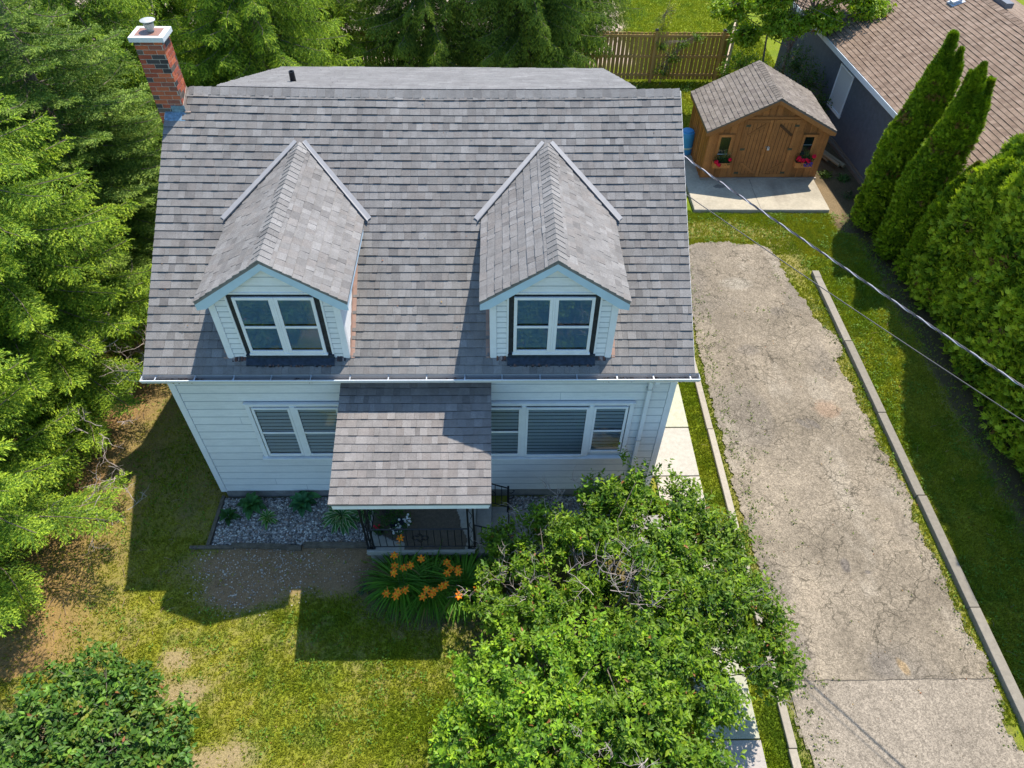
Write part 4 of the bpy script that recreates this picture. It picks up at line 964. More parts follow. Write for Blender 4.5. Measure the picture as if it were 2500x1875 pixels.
# --- big cedar hedge
hedge = empty('cedar_hedge', (17.4, 1.0, 0)); tag(hedge, 'big rounded cedar hedge along the right side of the driveway lawn', 'hedge')
hp = lambda t: np.clip(t*6+.80, 0, 1)**.6*(1-np.clip(t, 0, 1)**3.2)**.75
HC = []; rh = random.Random(5); y = 6.0
while y > -7.5:
    Hh = np.interp(y, [-8, 3.0, 5.2, 5.8, 6.2], [9.0, 9.0, 8.6, 5.4, 4.5])+rh.uniform(-.3, .3)
    HC.append((17.42+rh.uniform(-.12, .12)-17.4, y-1.0, Hh, rh.uniform(.98, 1.15))); y -= rh.uniform(.8, 1.05)
HC += [(1.2, 4.6, 4.9, 1.3), (1.9, 3.2, 5.5, 1.4), (1.6, .8, 6.5, 1.4), (1.6, -1.6, 7, 1.4), (1.6, -4, 7, 1.4)]
P, Nn, Dp = [], [], []
for i, (cx, cy, H, R) in enumerate(HC):
    back = cx > 1; p, nn, dp = cedar_points(9000 if back else 21000, H, R, hp, 100+i, .16, 4, .0 if back else .6, .02)
    p[:, 0] += cx; p[:, 1] += cy; ok = np.ones(len(p), bool)
    for j, (ax, ay, aH, aR) in enumerate(HC):
        if j != i: ok &= np.hypot(p[:, 0]-ax, p[:, 1]-ay) > aR*.72*hp(np.clip(p[:, 2]/aH, 0, 1))
    P.append(p[ok]); Nn.append(nn[ok]); Dp.append(dp[ok])
P, Nn, Dp = np.concatenate(P), np.concatenate(Nn), np.concatenate(Dp)
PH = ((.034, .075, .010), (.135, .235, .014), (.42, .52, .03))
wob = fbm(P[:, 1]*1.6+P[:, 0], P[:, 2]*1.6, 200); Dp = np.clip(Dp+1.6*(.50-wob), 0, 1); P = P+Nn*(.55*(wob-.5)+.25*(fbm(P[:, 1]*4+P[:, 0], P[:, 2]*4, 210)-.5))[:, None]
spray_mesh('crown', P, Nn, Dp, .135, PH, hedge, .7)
core(hedge, [(a, b, c, d, hp, 0) for a, b, c, d in HC]).build('trunk', M_core, hedge)  # added solid cores keep light out of the hedge, no real trunks

# --- broadleaf shrubs
def leafy(P, D, Np, size, col, cv=.35, droop=.0, name='foliage', parent=None, spread=1.1, m=None, step=.03):
    """Np leaves round each shoot end P pointing along D"""
    n = len(P); Q = np.repeat(P, Np, 0); DD = np.repeat(D, Np, 0); k = np.tile(np.arange(Np), n)
    r = rng.normal(size=(n*Np, 3)); side = nrm(r-DD*np.sum(r*DD, 1, keepdims=True))
    Q = Q-DD*(k*step)[:, None]+side*.01
    L = nrm(side*spread+DD*rng.uniform(.1, .9, (n*Np, 1))-np.array([0, 0, droop])); S = size*rng.uniform(.6, 1.25, n*Np)*(.7+.3*np.minimum(k/2, 1))
    B = basis(L, DD+.35*rng.normal(size=DD.shape), S*.62, S, S)
    C = np.repeat(col, Np, 0)*(1+1.6*cv*(rng.random((n*Np, 1))-.5)); br = rng.random(n*Np) < .006; C[br] = (.30, .12, .04); C = C*(1+.16*(rng.random((n*Np, 3))-.5)); 
    v, f, c = scatter(LEAF_V, LEAF_F, Q, B, C, .0); return mesh_np(name, v, f, m or M_leaf, c, parent)
def lobe_points(lobes, dens, seed, thick=.35):
    rs = np.random.default_rng(seed); P, Nn, Dp, Lb = [], [], [], []
    for i, (cx, cy, cz, rx, rz) in enumerate(lobes):
        n = int(dens*4*np.pi*rx*rx*.8); d = nrm(rs.normal(size=(n, 3))); d[:, 2] = np.abs(d[:, 2])*rs.choice([1, 1, 1, -.6], n)
        bump_ = 1+.30*(fbm(d[:, 0]*3+i*7, d[:, 1]*3+d[:, 2]*2, seed+i)-.5)*2
        dep = rs.random(n)**1.7*thick; r = bump_*(1-dep); p = np.array([cx, cy, cz])+d*np.array([rx, rx, rz])*r[:, None]
        P.append(p); Nn.append(d); Dp.append(dep/thick); Lb.append(np.full(n, i))
    P, Nn, Dp, Lb = map(np.concatenate, (P, Nn, Dp, Lb)); ok = np.ones(len(P), bool)
    for i, (cx, cy, cz, rx, rz) in enumerate(lobes):
        dd = np.sqrt(((P[:, 0]-cx)/rx)**2+((P[:, 1]-cy)/rx)**2+((P[:, 2]-cz)/rz)**2); ok &= (Lb == i) | (dd > .62)
    return P[ok], Nn[ok], Dp[ok], Lb[ok]
def stems(base, tips, parent, m, r0=.03, name='trunk', wig=.12, seg=5, r1=.004):
    mb = MB()
    for i, t in enumerate(tips):
        b = Vector(base(i)); t = Vector(t); pts = []
        for k in range(seg+1):
            q = k/seg; p = b.lerp(t, q); p.z = b.z+(t.z-b.z)*(q**.8)
            if 0 < k < seg: p += Vector((random.gauss(0, wig), random.gauss(0, wig), random.gauss(0, wig*.5)))
            pts.append(p)
        mb.tube(pts, [r0*(1-q/seg)+r1 for q in range(seg+1)], 5, cap=False)
    return mb.build(name, m, parent)
LOB = [(7.9, -1.2, 1.95, .58, .55), (8.15, -1.5, 1.85, .48, .45), (5.9, -4.75, 1.75, .72, .6), (6.0, -3.9, 1.4, .6, .5), (8.2, -1.95, 1.75, .60, .55), (7.7, -1.9, 1.6, .55, .5), (5.55, -1.75, .95, .42, .4), (6.3, -1.45, 1.1, .45, .45), (7.35, -1.25, 1.55, .50, .5), (8.6, -1.6, 1.7, .66, .55), (9.3, -1.9, 1.3, .45, .4), (7.1, -1.75, 1.45, .62, .55), (6.5, -1.75, 1.15, .52, .5), (6.0, -2.3, 1.1, .50, .5), (5.45, -2.1, .75, .45, .45),
       (9.15, -2.55, 1.5, .62, .6), (8.1, -2.6, 1.9, .75, .55), (7.15, -2.75, 1.25, .62, .5), (6.15, -3.05, 1.25, .70, .55), (5.40, -2.95, .75, .45, .45),
       (8.65, -3.45, 1.85, .78, .6), (9.4, -3.3, 1.55, .60, .55), (9.55, -4.05, 1.4, .48, .42), (9.3, -2.0, 1.5, .45, .4), (8.0, -3.35, 1.7, .7, .5), (7.7, -4.1, 2.0, .80, .6), (6.6, -4.25, 1.9, .80, .55), (5.55, -4.15, 1.5, .75, .55),
       (8.3, -4.6, 1.7, .66, .55), (7.3, -5.3, 2.1, .85, .6), (6.1, -5.4, 2.0, .85, .6), (7.9, -5.6, 1.8, .72, .6), (5.1, -5.15, 1.35, .62, .55), (6.8, -6.4, 2.0, 1., .7), (5.2, -6.3, 1.5, .8, .6)]
lil = empty('lilac_shrub', (7.2, -3.4, 0)); tag(lil, 'large spreading lilac shrub with grey dead twigs in front of the porch and the walk', 'shrub')
off = np.array([7.2, -3.4, 0])
P, Nn, Dp, Lb = lobe_points(LOB, 125, 7, .42)
ok = (np.hypot(P[:, 0]-7.35, P[:, 1]+2.95) > .14+.25*rng.random(len(P))) & ~((P[:, 1] > -.2))
ok &= ~(fbm(P[:, 0]*1.7, P[:, 1]*1.7+P[:, 2], 90) < .28)
P, Nn, Dp, Lb = P[ok], Nn[ok], Dp[ok], Lb[ok]
spk = (rng.random(len(P))**3)[:, None]; P = P+(Nn*.16+np.array([0, 0, .20]))*spk-Nn*(.30*sstep(.55, .35, fbm(P[:, 0]*2.3, P[:, 1]*2.3+P[:, 2]*1.5, 96)))[:, None]
D = nrm(Nn*.6+np.array([0, 0, .9])+.25*rng.normal(size=P.shape))
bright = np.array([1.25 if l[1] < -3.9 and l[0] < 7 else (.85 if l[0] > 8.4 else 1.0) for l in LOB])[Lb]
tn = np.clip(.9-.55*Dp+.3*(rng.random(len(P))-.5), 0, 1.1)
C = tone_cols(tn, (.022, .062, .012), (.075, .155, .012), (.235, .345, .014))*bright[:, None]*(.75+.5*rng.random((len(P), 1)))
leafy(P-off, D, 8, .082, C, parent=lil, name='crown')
tips = [tuple(P[i]-off) for i in rng.choice(len(P), 150, replace=False)]
bs = [(random.gauss(0, .25), random.gauss(0, .25), -.05) for _ in range(30)]
stems(lambda i: bs[i % 30], tips, lil, M_bark, .022)
def mblist(items):
    m = MB()
    for c, n, s, u, sp in items:
        q = dead(Vector(c), n, s, u, sp); b = len(m.v); m.v += q.v; m.f += [[i+b for i in f] for f in q.f]; m.c += q.c
    return m
def dead(center, n, size, up, sp):
    mb = MB()
    for _ in range(n):
        p = Vector(center)+Vector((random.gauss(0, sp), random.gauss(0, sp), random.gauss(0, sp*.3))); d = Vector((random.gauss(0, .6), random.gauss(0, .6), up)).normalized()
        def grow(p, d, L, r, lv):
            pts = [p]
            for k in range(4): d = (d+Vector((random.gauss(0, .28), random.gauss(0, .28), random.gauss(.05, .22)))).normalized(); p = p+d*L/4; pts.append(p)
            mb.tube(pts, [r*(1-.18*k) for k in range(5)], 4, cap=False)
            if lv:
                for k in range(3): grow(pts[random.randint(1, 4)], (d+Vector((random.gauss(0, .8), random.gauss(0, .8), random.gauss(.1, .4)))).normalized(), L*.6, r*.6, lv-1)
        grow(p, d, size, .009, 2)
    return mb
dmb = MB()
for c, n, s, u, sp in (((5.55, -1.55, .85), 6, .42, .9, .18), ((6.0, -1.35, 1.0), 7, .45, 1.0, .2), ((6.7, -1.15, 1.25), 7, .42, 1.3, .2), ((7.1, -.95, 1.35), 6, .38, 1.5, .18), ((7.35, -2.95, 1.9), 12, .55, .6, .22), ((5.35, -2.5, .8), 5, .38, .5, .15), ((5.9, -2.55, 1.2), 6, .4, .9, .2), ((7.2, -5.6, 2.5), 5, .35, 1.0, .2), ((9.2, -4.2, 1.4), 6, .4, .7, .2), ((8.9, -3.3, 1.9), 4, .35, .8, .25)):
    q = dead(Vector(c)-Vector(off), n, s, u, sp); b = len(dmb.v); dmb.v += q.v; dmb.f += [[i+b for i in f] for f in q.f]; dmb.c += q.c
dmb.build('dead_branches', M_dead, lil)['kind'] = 'stuff'
mblist([((2.2+random.random()*.9, -2.6+random.random()*3.2, .9+random.random()*1.4), 4, .42, .1, .15) for _ in range(6)]).build('dead_branches', M_dead, sB)['kind'] = 'stuff'
mblist([((2.0+random.random()*.8, -.8+random.random()*2.4, .6+random.random()*1.2), 4, .4, .1, .15) for _ in range(3)]).build('dead_branches', M_dead, sA)['kind'] = 'stuff'
# --- lower left shrub
BL = [(-.95, -3.85, .62, .48, .42), (-1.35, -4.3, .70, .60, .45), (-.40, -4.20, .62, .50, .42), (-1.25, -4.95, .72, .72, .5), (-.30, -4.85, .68, .66, .48), (.28, -4.62, .5, .40, .38), (.30, -5.15, .5, .46, .38), (-1.9, -5.1, .65, .65, .5), (-.7, -5.7, .7, .8, .5), (-2.2, -4.75, .5, .4, .35)]
bsh = empty('leafy_shrub', (-.8, -4.7, 0)); tag(bsh, 'low dark green shrub with broad rounded leaves in the bottom left corner', 'shrub')
off = np.array([-.8, -4.7, 0]); P, Nn, Dp, Lb = lobe_points(BL, 105, 17, .4); ok = (P[:, 2] > .08) & ~((np.hypot(P[:, 0]+.15, P[:, 1]+4.45) < .16)); P, Nn, Dp = P[ok], Nn[ok], Dp[ok]
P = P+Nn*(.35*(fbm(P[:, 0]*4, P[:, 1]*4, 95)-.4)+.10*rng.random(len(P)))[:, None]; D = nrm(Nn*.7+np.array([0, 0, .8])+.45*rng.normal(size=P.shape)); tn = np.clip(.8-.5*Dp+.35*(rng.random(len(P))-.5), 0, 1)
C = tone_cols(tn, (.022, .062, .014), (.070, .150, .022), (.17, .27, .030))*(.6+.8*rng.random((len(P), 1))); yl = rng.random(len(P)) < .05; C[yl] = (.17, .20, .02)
leafy(P-off, D, 5, .108, C, parent=bsh, spread=1.3, droop=.25, name='crown')
tips = [tuple(P[i]-off) for i in rng.choice(len(P), 60, replace=False)]
stems(lambda i: (random.gauss(0, .2), random.gauss(0, .2), -.05), tips, bsh, M_bark, .015)
# --- small deciduous tree behind the shed, shrubs, sapling
def decid(name, loc, label, cat, lobes, forks, col, size, dens, np_=5, group=None):
    r = empty(name, loc); tag(r, label, cat, group); P, Nn, Dp, Lb = lobe_points(lobes, dens, int(abs(loc[0]*13)), .8); D = nrm(Nn+np.array([0, 0, .3])+.5*rng.normal(size=P.shape))
    ok = fbm(P[:, 0]*2.2, P[:, 2]*2.2+P[:, 1]*2.2, 33) > .33; ok |= max(l[3] for l in lobes) < .9; P, D, Dp = P[ok], D[ok], Dp[ok]
    tn = np.clip(.8-.5*Dp+.5*(rng.random(len(P))-.5), 0, 1.1); leafy(P, D, np_, size, tone_cols(tn, *col), parent=r, name='crown', droop=.3, step=.05)
    mb = MB()
    for pts, r0 in forks: mb.tube(pts, [r0*(1-.8*i/(len(pts)-1)) for i in range(len(pts))], 7, cap=False)
    for i in rng.choice(len(P), min(len(P)//6, 70), replace=False):
        f = random.choice(forks)[0]; a = Vector(f[random.randint(len(f)//2, len(f)-1)]); kt = 1 if lobes[0][3] > .9 else .35; mb.tube([a, a.lerp(Vector(P[i]), .5)+Vector((0, 0, .1*kt)), Vector(P[i])], [.018*kt, .011*kt, .004], 4, cap=False)
    mb.build('trunk', M_bark2, r); return r
M_bark2 = mat('pale_bark', (.22, .17, .15), .9, noise=((18, .25),))
PG = ((.065, .12, .010), (.16, .26, .012), (.33, .43, .02))
decid('young_tree', (15.5, 16.9, 0), 'young yellow green tree with pale forked stems behind the shed', 'tree',
      [(0, 0, 4.4, 1.5, 1.1), (-1.3, -.1, 3.7, 1.0, .7), (-2.3, 0, 3.2, .75, .5), (1.4, .1, 3.9, 1.1, .8), (2.2, -.1, 3.3, .75, .55), (-.6, -.5, 2.9, .8, .55), (.7, -.3, 3.0, .8, .5), (-1.5, 0, 2.35, .6, .45), (-.3, .5, 5.2, 1.1, .7)],
      [([(0, 0, 0), (.03, 0, 1.1), (.08, 0, 1.95), (.5, 0, 3.2), (.9, 0, 4.6)], .085), ([(.05, 0, 1.7), (-.05, 0, 2.6), (-.2, 0, 4.2)], .05), ([(-.6, .1, 0), (-.7, .1, 1.4), (-.85, 0, 2.5), (-1.4, 0, 3.8)], .055)], PG, .125, 80, 7)
PSH = ((.025, .055, .012), (.05, .10, .016), (.10, .17, .02))
decid('dark_shrub', (16.2, 15.9, 0), 'dark shrub in the gap between the shed and the grey outbuilding', 'shrub', [(0, 0, 1.1, .75, .9), (-.4, .6, 1.5, .7, .8), (.3, -.8, .7, .5, .6)], [([(0, 0, 0), (0, 0, 1.2)], .03)], PSH, .075, 60, 5)
decid('bright_shrub', (13.9, 16.6, 0), 'bright green shrub just behind the shed roof peak', 'shrub', [(0, 0, 1.5, .6, .7), (.6, .2, 1.2, .6, .7), (-.3, .3, 1.0, .45, .6)], [([(0, 0, 0), (0, 0, 1.4)], .03)], PG, .08, 60, 5)
decid('yellow_sapling', (11.5, 18.75, 0), 'thin pale yellow sapling behind the fence panel', 'sapling', [(0, 0, 1.9, .45, .55), (.2, 0, 2.5, .35, .4), (-.25, 0, 1.5, .3, .3)], [([(0, 0, 0), (0, 0, 2.4)], .02)], ((.16, .18, .02), (.28, .30, .03), (.40, .40, .05)), .07, 50, 4)
decid('climbing_vine', (11.6, 18.3, 0), 'green vine climbing the wooden fence near its right end', 'vine', [(-.1, 0, 1.4, .30, .25), (.3, -.1, 1.0, .35, .4), (.05, -.1, .5, .40, .4), (.6, -.05, 1.5, .35, .2), (1.1, -.05, 1.75, .3, .15)], [([(0, 0, 0), (.2, 0, 1.0), (.6, 0, 1.6)], .015)], ((.04, .08, .012), (.09, .16, .014), (.2, .27, .02)), .07, 70, 4)

# ================================================================== SHED
TB = (.36, .145, .042)
BR = [(.175, .148, .122), (.19, .162, .135), (.16, .135, .113), (.205, .175, .148), (.15, .125, .107)]
shed = empty('garden_shed', (13.66, 11.76, .1), R_(.8)); tag(shed, 'brown board and batten garden shed with double doors and brown shingle roof', 'shed')
HWd, DEP, HE, HP = 1.80, 2.28, 1.62, 2.62; slp = (HP-HE)/1.94
s = MB(); s.col = TB
s.prism([(-HWd, -.02), (HWd, -.02), (HWd, HE+.06), (0, HE+.06+slp*HWd-.06), (-HWd, HE+.06)], 'y', 0, DEP)
def wcol(k=1.): q = random.uniform(.66, 1.22)*k; return (TB[0]*q, TB[1]*q, TB[2]*q)
x = -HWd
while x < HWd-.01:   # boards and battens on the front
    top = HE+.05+slp*(HWd-max(abs(x), abs(min(x+.2, HWd))))-.05
    if not (-.80 < x+.1 < .80): s.box(x+.003, min(x+.197, HWd), -.012, -.001, 0, top, wcol())
    else: s.box(x+.003, x+.197, -.012, -.001, 1.98, max(top, 2.02), wcol())
    b0 = 0 if not (-.82 < x < .82) else 2.02
    s.box(x-.018, x+.018, -.030, -.012, b0, HE+.04+slp*(HWd-abs(x))-.04, wcol(.9)); x += .2
for side in (-1, 1):
    y = 0.0
    while y < DEP-.01:
        xx = sorted((side*(HWd+.001), side*(HWd+.012))); s.box(xx[0], xx[1], y+.003, y+.187, 0, HE+.04, wcol())
        xx = sorted((side*(HWd+.012), side*(HWd+.030))); s.box(xx[0], xx[1], y-.015, y+.018, 0, HE+.04, wcol(.9)); y += .19
for xx in (-HWd+.05, HWd-.05): s.box(xx-.055, xx+.055, -.036, -.0305, 0, HE+.04, wcol(1.05))
sw = s.build('wall', M_wood, shed)
r = MB(); r.col = (.17, .15, .13); sv = Vector((1.94, 0, HP-HE)); L_ = sv.length; sv.normalize()
for sd in (-1, 1):
    rslab((sd*1.94, -.12, HE-.01), (0, -.12, HP-.01), (0, DEP+.12, HP-.01), (sd*1.94, DEP+.12, HE-.01), .05, r)
    O = (-1.94, DEP+.12, HE) if sd < 0 else (1.94, -.13, HE)
    shingles(r, O, (0, sd, 0), (-sd*sv.x, 0, sv.z), DEP+.26, L_-.02, exp=.14, pal=BR, wts=[3, 3, 2, 2, 1], seg=(.10, .24))
caps(r, (0, -.125, HP+.006), (0, DEP+.11, HP+.006), (-sv.x, 0, -sv.z), (sv.x, 0, -sv.z), hw=.13, exp=.14, lift=.01, pal=BR)
sr = r.build('roof', M_shingle, shed)
fa = MB(); fa.col = TB
for sd in (-1, 1): fa.prism([(sd*1.95, HE-.05), (sd*1.95, HE-.16), (sd*1.80, HE-.16+.02), (0, HP-.17), (0, HP-.055)], 'y', -.118, -.09, wcol(1.05))
for sd in (-1, 1): fa.box(*sorted((sd*1.935, sd*1.905)), -.085, DEP+.12, HE-.14, HE-.07, wcol())
fa.build('fascia', M_wood, sr)
for sd, lab in ((-1, 'left'), (1, 'right')):
    d = MB(); a0, a1 = sorted((sd*.008, sd*.79)); zb, zt = .05, 1.94; yo = -.034
    d.box(a0, a1, -.030, -.0125, zb, zt, TB)
    x = a0+.09
    while x < a1-.02: d.box(x, min(x+.014, a1), -.0325, -.030, zb+.1, zt-.1, (.07, .028, .012)); x += .115
    for b0, b1 in ((a0, a0+.09), (a1-.09, a1)): d.box(b0, b1, -.048, -.0305, zb, zt, wcol(1.0))
    for z0, z1 in ((zb, zb+.10), (zt-.10, zt)): d.box(a0+.091, a1-.091, -.048, -.0305, z0, z1, wcol(1.0))
    for (p0, p1) in (((sd*.12, zt-.16), (sd*.58, zt-.52)), ((sd*.12, zb+.16), (sd*.58, zb+.50))) if sd < 0 else (((sd*.14, zt-.16), (sd*.60, zt-.52)), ((sd*.14, zb+.16), (sd*.58, zb+.50))):
        # corner braces run towards the outer stile
        q0, q1 = (p0, p1) if p0[1] > 1 else (p0, p1)
        q0, q1 = ((sd*.66, q0[1]-(.34 if q0[1] > 1 else -.34)), (sd*.22, q0[1])) if sd < 9 else (q0, q1)
        v = Vector((q1[0]-q0[0], q1[1]-q0[1])).normalized(); n_ = Vector((-v.y, v.x))*.035
        d.hexa([(q0[0]-n_.x, -.052, q0[1]-n_.y), (q1[0]-n_.x, -.052, q1[1]-n_.y), (q1[0]-n_.x, -.0325, q1[1]-n_.y), (q0[0]-n_.x, -.0325, q0[1]-n_.y), (q0[0]+n_.x, -.052, q0[1]+n_.y), (q1[0]+n_.x, -.052, q1[1]+n_.y), (q1[0]+n_.x, -.0325, q1[1]+n_.y), (q0[0]+n_.x, -.0325, q0[1]+n_.y)], (.10, .042, .016) if sd > 0 and q0[1] > 1 else wcol(1.15))
    for x0 in (a0+.09, a1-.15): d.prism([(x0, 1.06), (x0+.03, 1.01), (x0+.06, 1.01), (x0+.06, .88), (x0+.03, .88), (x0, .83)], 'y', -.046, -.031, wcol(.95))
    do = d.build('door', M_wood, shed)
    for z in (.2, 1.0, 1.76):
        h = MB(); xa, xb = sorted((sd*.80, sd*.66)); h.box(xa, xb, -.052, -.0485, z-.035, z+.035, (.075, .07, .04)); h.build('hinge', M_any, do)
lk = MB(); lk.tube([(.03, -.075, 1.04), (.03, -.075, 1.085), (.05, -.075, 1.10), (.07, -.075, 1.085), (.07, -.075, 1.04)], .007, 6, (.7, .7, .68)); lk.box(.018, .082, -.09, -.062, .985, 1.042, (.62, .60, .55)); lk.box(-.05, .06, -.06, -.049, 1.065, 1.09, (.2, .18, .16))
lk.build('padlock', M_any, shed)
tr = MB(); tr.box(-.83, .83, -.052, -.031, 1.96, 2.05, wcol(1.05))
for xx in (-.83, .83): tr.box(xx-.035, xx+.035, -.050, -.031, 0, 1.955, wcol(.95))
tr.build('door_trim', M_wood, shed)
th_ = MB(); th_.box(-1.84, 1.84, -.10, -.04, -.02, .035, (.30, .25, .2)); th_.build('threshold', M_wood, shed)
for cx_, bw in ((-1.30, .15), (1.24, .14)):
    f = MB(); z0, z1 = .90, 1.40
    f.box(cx_-bw-.075, cx_-bw, -.05, -.0305, z0-.02, z1+.07, wcol(1.25)); f.box(cx_+bw, cx_+bw+.075, -.05, -.0305, z0-.02, z1+.07, wcol(1.25)); f.box(cx_-bw, cx_+bw, -.05, -.0305, z1, z1+.07, wcol(1.25))
    f.box(cx_-bw-.10, cx_+bw+.10, -.06, -.0305, z1+.075, z1+.095, wcol(.7))
    w_ = f.build('window', M_wood, shed)
    g = MB(); g.quad((cx_-bw+.001, -.034, z0), (cx_+bw-.001, -.034, z0), (cx_+bw-.001, -.034, z1-.001), (cx_-bw+.001, -.034, z1-.001)); g.build('pane', M_glass, w_)
    g = MB(); g.box(cx_-bw, cx_+bw, -.0318, -.0312, z0-.1, z1, (.02, .035, .035)); g.box(cx_-bw, cx_+bw, -.0325, -.0319, z0+.02+(.2 if cx_ > 0 else -.1), z0+.045+(.2 if cx_ > 0 else -.1), (.45, .5, .55)); g.build('window_interior', M_any, w_)
    b = MB(); b.box(cx_-.26, cx_+.26, -.22, -.053, .46, .63, wcol(1.35)); b.box(cx_-.24, cx_+.24, -.20, -.07, .630, .634, (.04, .03, .02)); bo = b.build('window_box', M_wood, shed, bevel=.004)
    # foliage and red geraniums in the box
    P = np.stack([rng.uniform(cx_-.22, cx_+.24, 110), rng.uniform(-.24, -.07, 110), rng.uniform(.60, .86, 110)], 1)
    leafy(P, nrm(np.array([[0, -.4, 1.]])+.6*rng.normal(size=P.shape)), 4, .055, np.tile([[.035, .085, .02]], (110, 1)), parent=bo, name='box_plants')['kind'] = 'stuff'
    sp = MB()
    for i in range(9): a = random.gauss(0, .5); x0 = cx_+random.uniform(.0, .1); sp.tube([(x0, -.13, .65), (x0+a*.1, -.15, .9), (x0+a*.25, -.2, 1.05+random.random()*.08)], [.007, .006, .002], 3, (.16, .22, .06), cap=False)
    sp.build('grass_plume', M_any, bo)
    heads = [(-.20, .70, .055), (-.11, .60, .06), (.20, .78, .045)] if cx_ < 0 else [(-.22, .80, .075), (-.09, .74, .06), (.02, .77, .035), (.10, .72, .05), (.22, .88, .055)]
    for hx, hz, hr in heads:
        d_ = rand_dir(46); P = np.array([cx_+hx, -.26, hz])+d_*hr*1.05; B = basis(np.cross(d_, rand_dir(46)), d_, .028, .028, .028)
        pv_ = np.array([(-.7, -.7, .1), (.7, -.7, .1), (.9, .5, 0), (0, 1, .1), (-.9, .5, 0)]); v, f_, c = scatter(pv_, np.array([(0, 1, 2), (0, 2, 3), (0, 3, 4)]), P, B, np.tile([[.75, .012, .06]], (46, 1)), .4)
        mesh_np('geranium_bloom', v, f_, M_flower, c, bo)
    if cx_ > 0:
        n_ = 70; P = np.stack([rng.uniform(cx_+.0, cx_+.26, n_), rng.uniform(-.26, -.2, n_), rng.uniform(.52, .66, n_)], 1); B = basis(rand_dir(n_), np.array([[0, -1., .5]]), .02, .02, .02)
        v, f_, c = scatter(pv_, np.array([(0, 1, 2), (0, 2, 3), (0, 3, 4)]), P, B, np.tile([[.10, .07, .35]], (n_, 1)), .5); mesh_np('purple_trailing_flowers', v, f_, M_flower, c, bo)
# barrel, logs
bb = MB(); bb.lathe([(.22, 0), (.25, .15), (.25, .7), (.22, .82), (.17, .84), (.17, .86)], n=24, col=(.05, .28, .55)); bb.lathe([(.252, .3), (.262, .33), (.252, .36)], n=24, col=(.5, .55, .4))
o = tag(bb.build('plastic_barrel', M_any, smooth=False), 'bright blue plastic barrel at the left side of the shed', 'barrel'); o.location = (11.62, 13.3, 0)
for i, (x, y, z, L_, a, r_, lab) in enumerate(((16.25, 12.9, .16, 1.1, 1.95, .05, 'thin pale fence rail lying nearest the shed wall'), (16.42, 13.0, .10, 1.2, 1.98, .065, 'thick pale log lying beside the grey outbuilding'), (16.12, 13.25, .07, .9, 1.85, .04, 'short split rail on the ground right of the shed'))):
    m_ = MB(); m_.tube([(-L_/2, 0, 0), (0, .01, 0), (L_/2, 0, .0)], r_, 9, (.24, .21, .13)); o = m_.build('wooden_rail', M_fence); tag(o, lab, 'log', 'loose rails between the shed and the grey outbuilding'); o.location = (x, y, z); o.rotation_euler = (0, 0, a)

# ================================================================== GREY OUTBUILDING
gar = empty('grey_outbuilding', (17.02, 11.8, 0), R_(4.2)); tag(gar, 'charcoal grey outbuilding with brown shingle roof and white window', 'building')
m_ = MB(); m_.col = (.082, .094, .112); m_.box(0, 7.6, -5, 8.2, .12, 2.5); m_.prism([(0, 2.45), (7.6, 2.45), (3.8, 3.95)], 'y', -5, 8.2)
z = .14
while z < 2.5:
    m_.add([(-.016, -5, z), (-.016, 8.2, z), (-.003, 8.2, z+.10), (-.003, -5, z+.10), (0, -5, z), (0, 8.2, z)], [(0, 1, 2, 3), (0, 1, 5, 4)], (.088, .100, .120)); z += .102
M_gar2 = mat('charcoal_siding_attr', rough=.6, attr=True, noise=((6, .12), (30, .1)))
gw = m_.build('wall', M_gar2, gar)
m_ = MB(); m_.box(-.02, 7.62, -5, 8.2, -.1, .119, (.2, .17, .13)); m_.box(-.12, -.03, -5, 8.0, -.1, .07, (.16, .13, .10)); m_.build('foundation', M_any, gar)
gr = MB(); gr.col = (.15, .11, .09); ge, gp, gs = 2.62, 4.18, 4.1; BRG = [(.205, .145, .104), (.22, .157, .114), (.187, .130, .093), (.235, .17, .125), (.168, .117, .084)]
sv = Vector((gs, 0, gp-ge)); L_ = sv.length; sv.normalize()
for sd, xo in ((-1, -.28), (1, 7.92)): rslab((xo, -5.3, ge-.012), (3.82, -5.3, gp-.012), (3.82, 8.5, gp-.012), (xo, 8.5, ge-.012), .05, gr)
shingles(gr, (-.28, 8.5, ge), (0, -1, 0), (sv.x, 0, sv.z), 13.8, L_-.02, exp=.145, pal=BRG, wts=[3, 3, 2, 2, 1], seg=(.10, .22))
shingles(gr, (7.92, -5.3, ge), (0, 1, 0), (-sv.x, 0, sv.z), 13.8, L_-.02, exp=.29, pal=BRG, wts=[3, 3, 2, 2, 1], seg=(.5, .9))
caps(gr, (3.82, -5.3, gp+.006), (3.82, 8.5, gp+.006), (-sv.x, 0, -sv.z), (sv.x, 0, -sv.z), hw=.15, exp=.2, lift=.01, pal=BRG)
gro = gr.build('roof', M_shingle, gar)
m_ = MB(); m_.box(-.31, -.283, -5.3, 8.5, ge-.16, ge+.004, (.62, .66, .68)); m_.box(-.28, 0, -5.3, 8.5, ge-.15, ge-.13, (.5, .54, .56)); m_.build('fascia', M_any, gro)
for vx, vy in ((2.85, 7.3), (3.05, 5.75), (3.15, 3.65)):
    m_ = MB(); zz = ge+(vx+.28)*(gp-ge)/gs; T = Matrix.Translation((vx, vy, zz)) @ Matrix.Rotation(-math.atan2(gp-ge, gs), 4, 'Y')
    m_.box(-.20, .20, -.20, .20, .005, .02, (.5, .52, .55), T); m_.box(-.13, .13, -.13, .13, .02, .10, (.55, .58, .62), T); m_.box(-.17, .17, -.17, .17, .10, .135, (.80, .83, .86), T); m_.build('roof_vent', M_any, gro, bevel=.01)
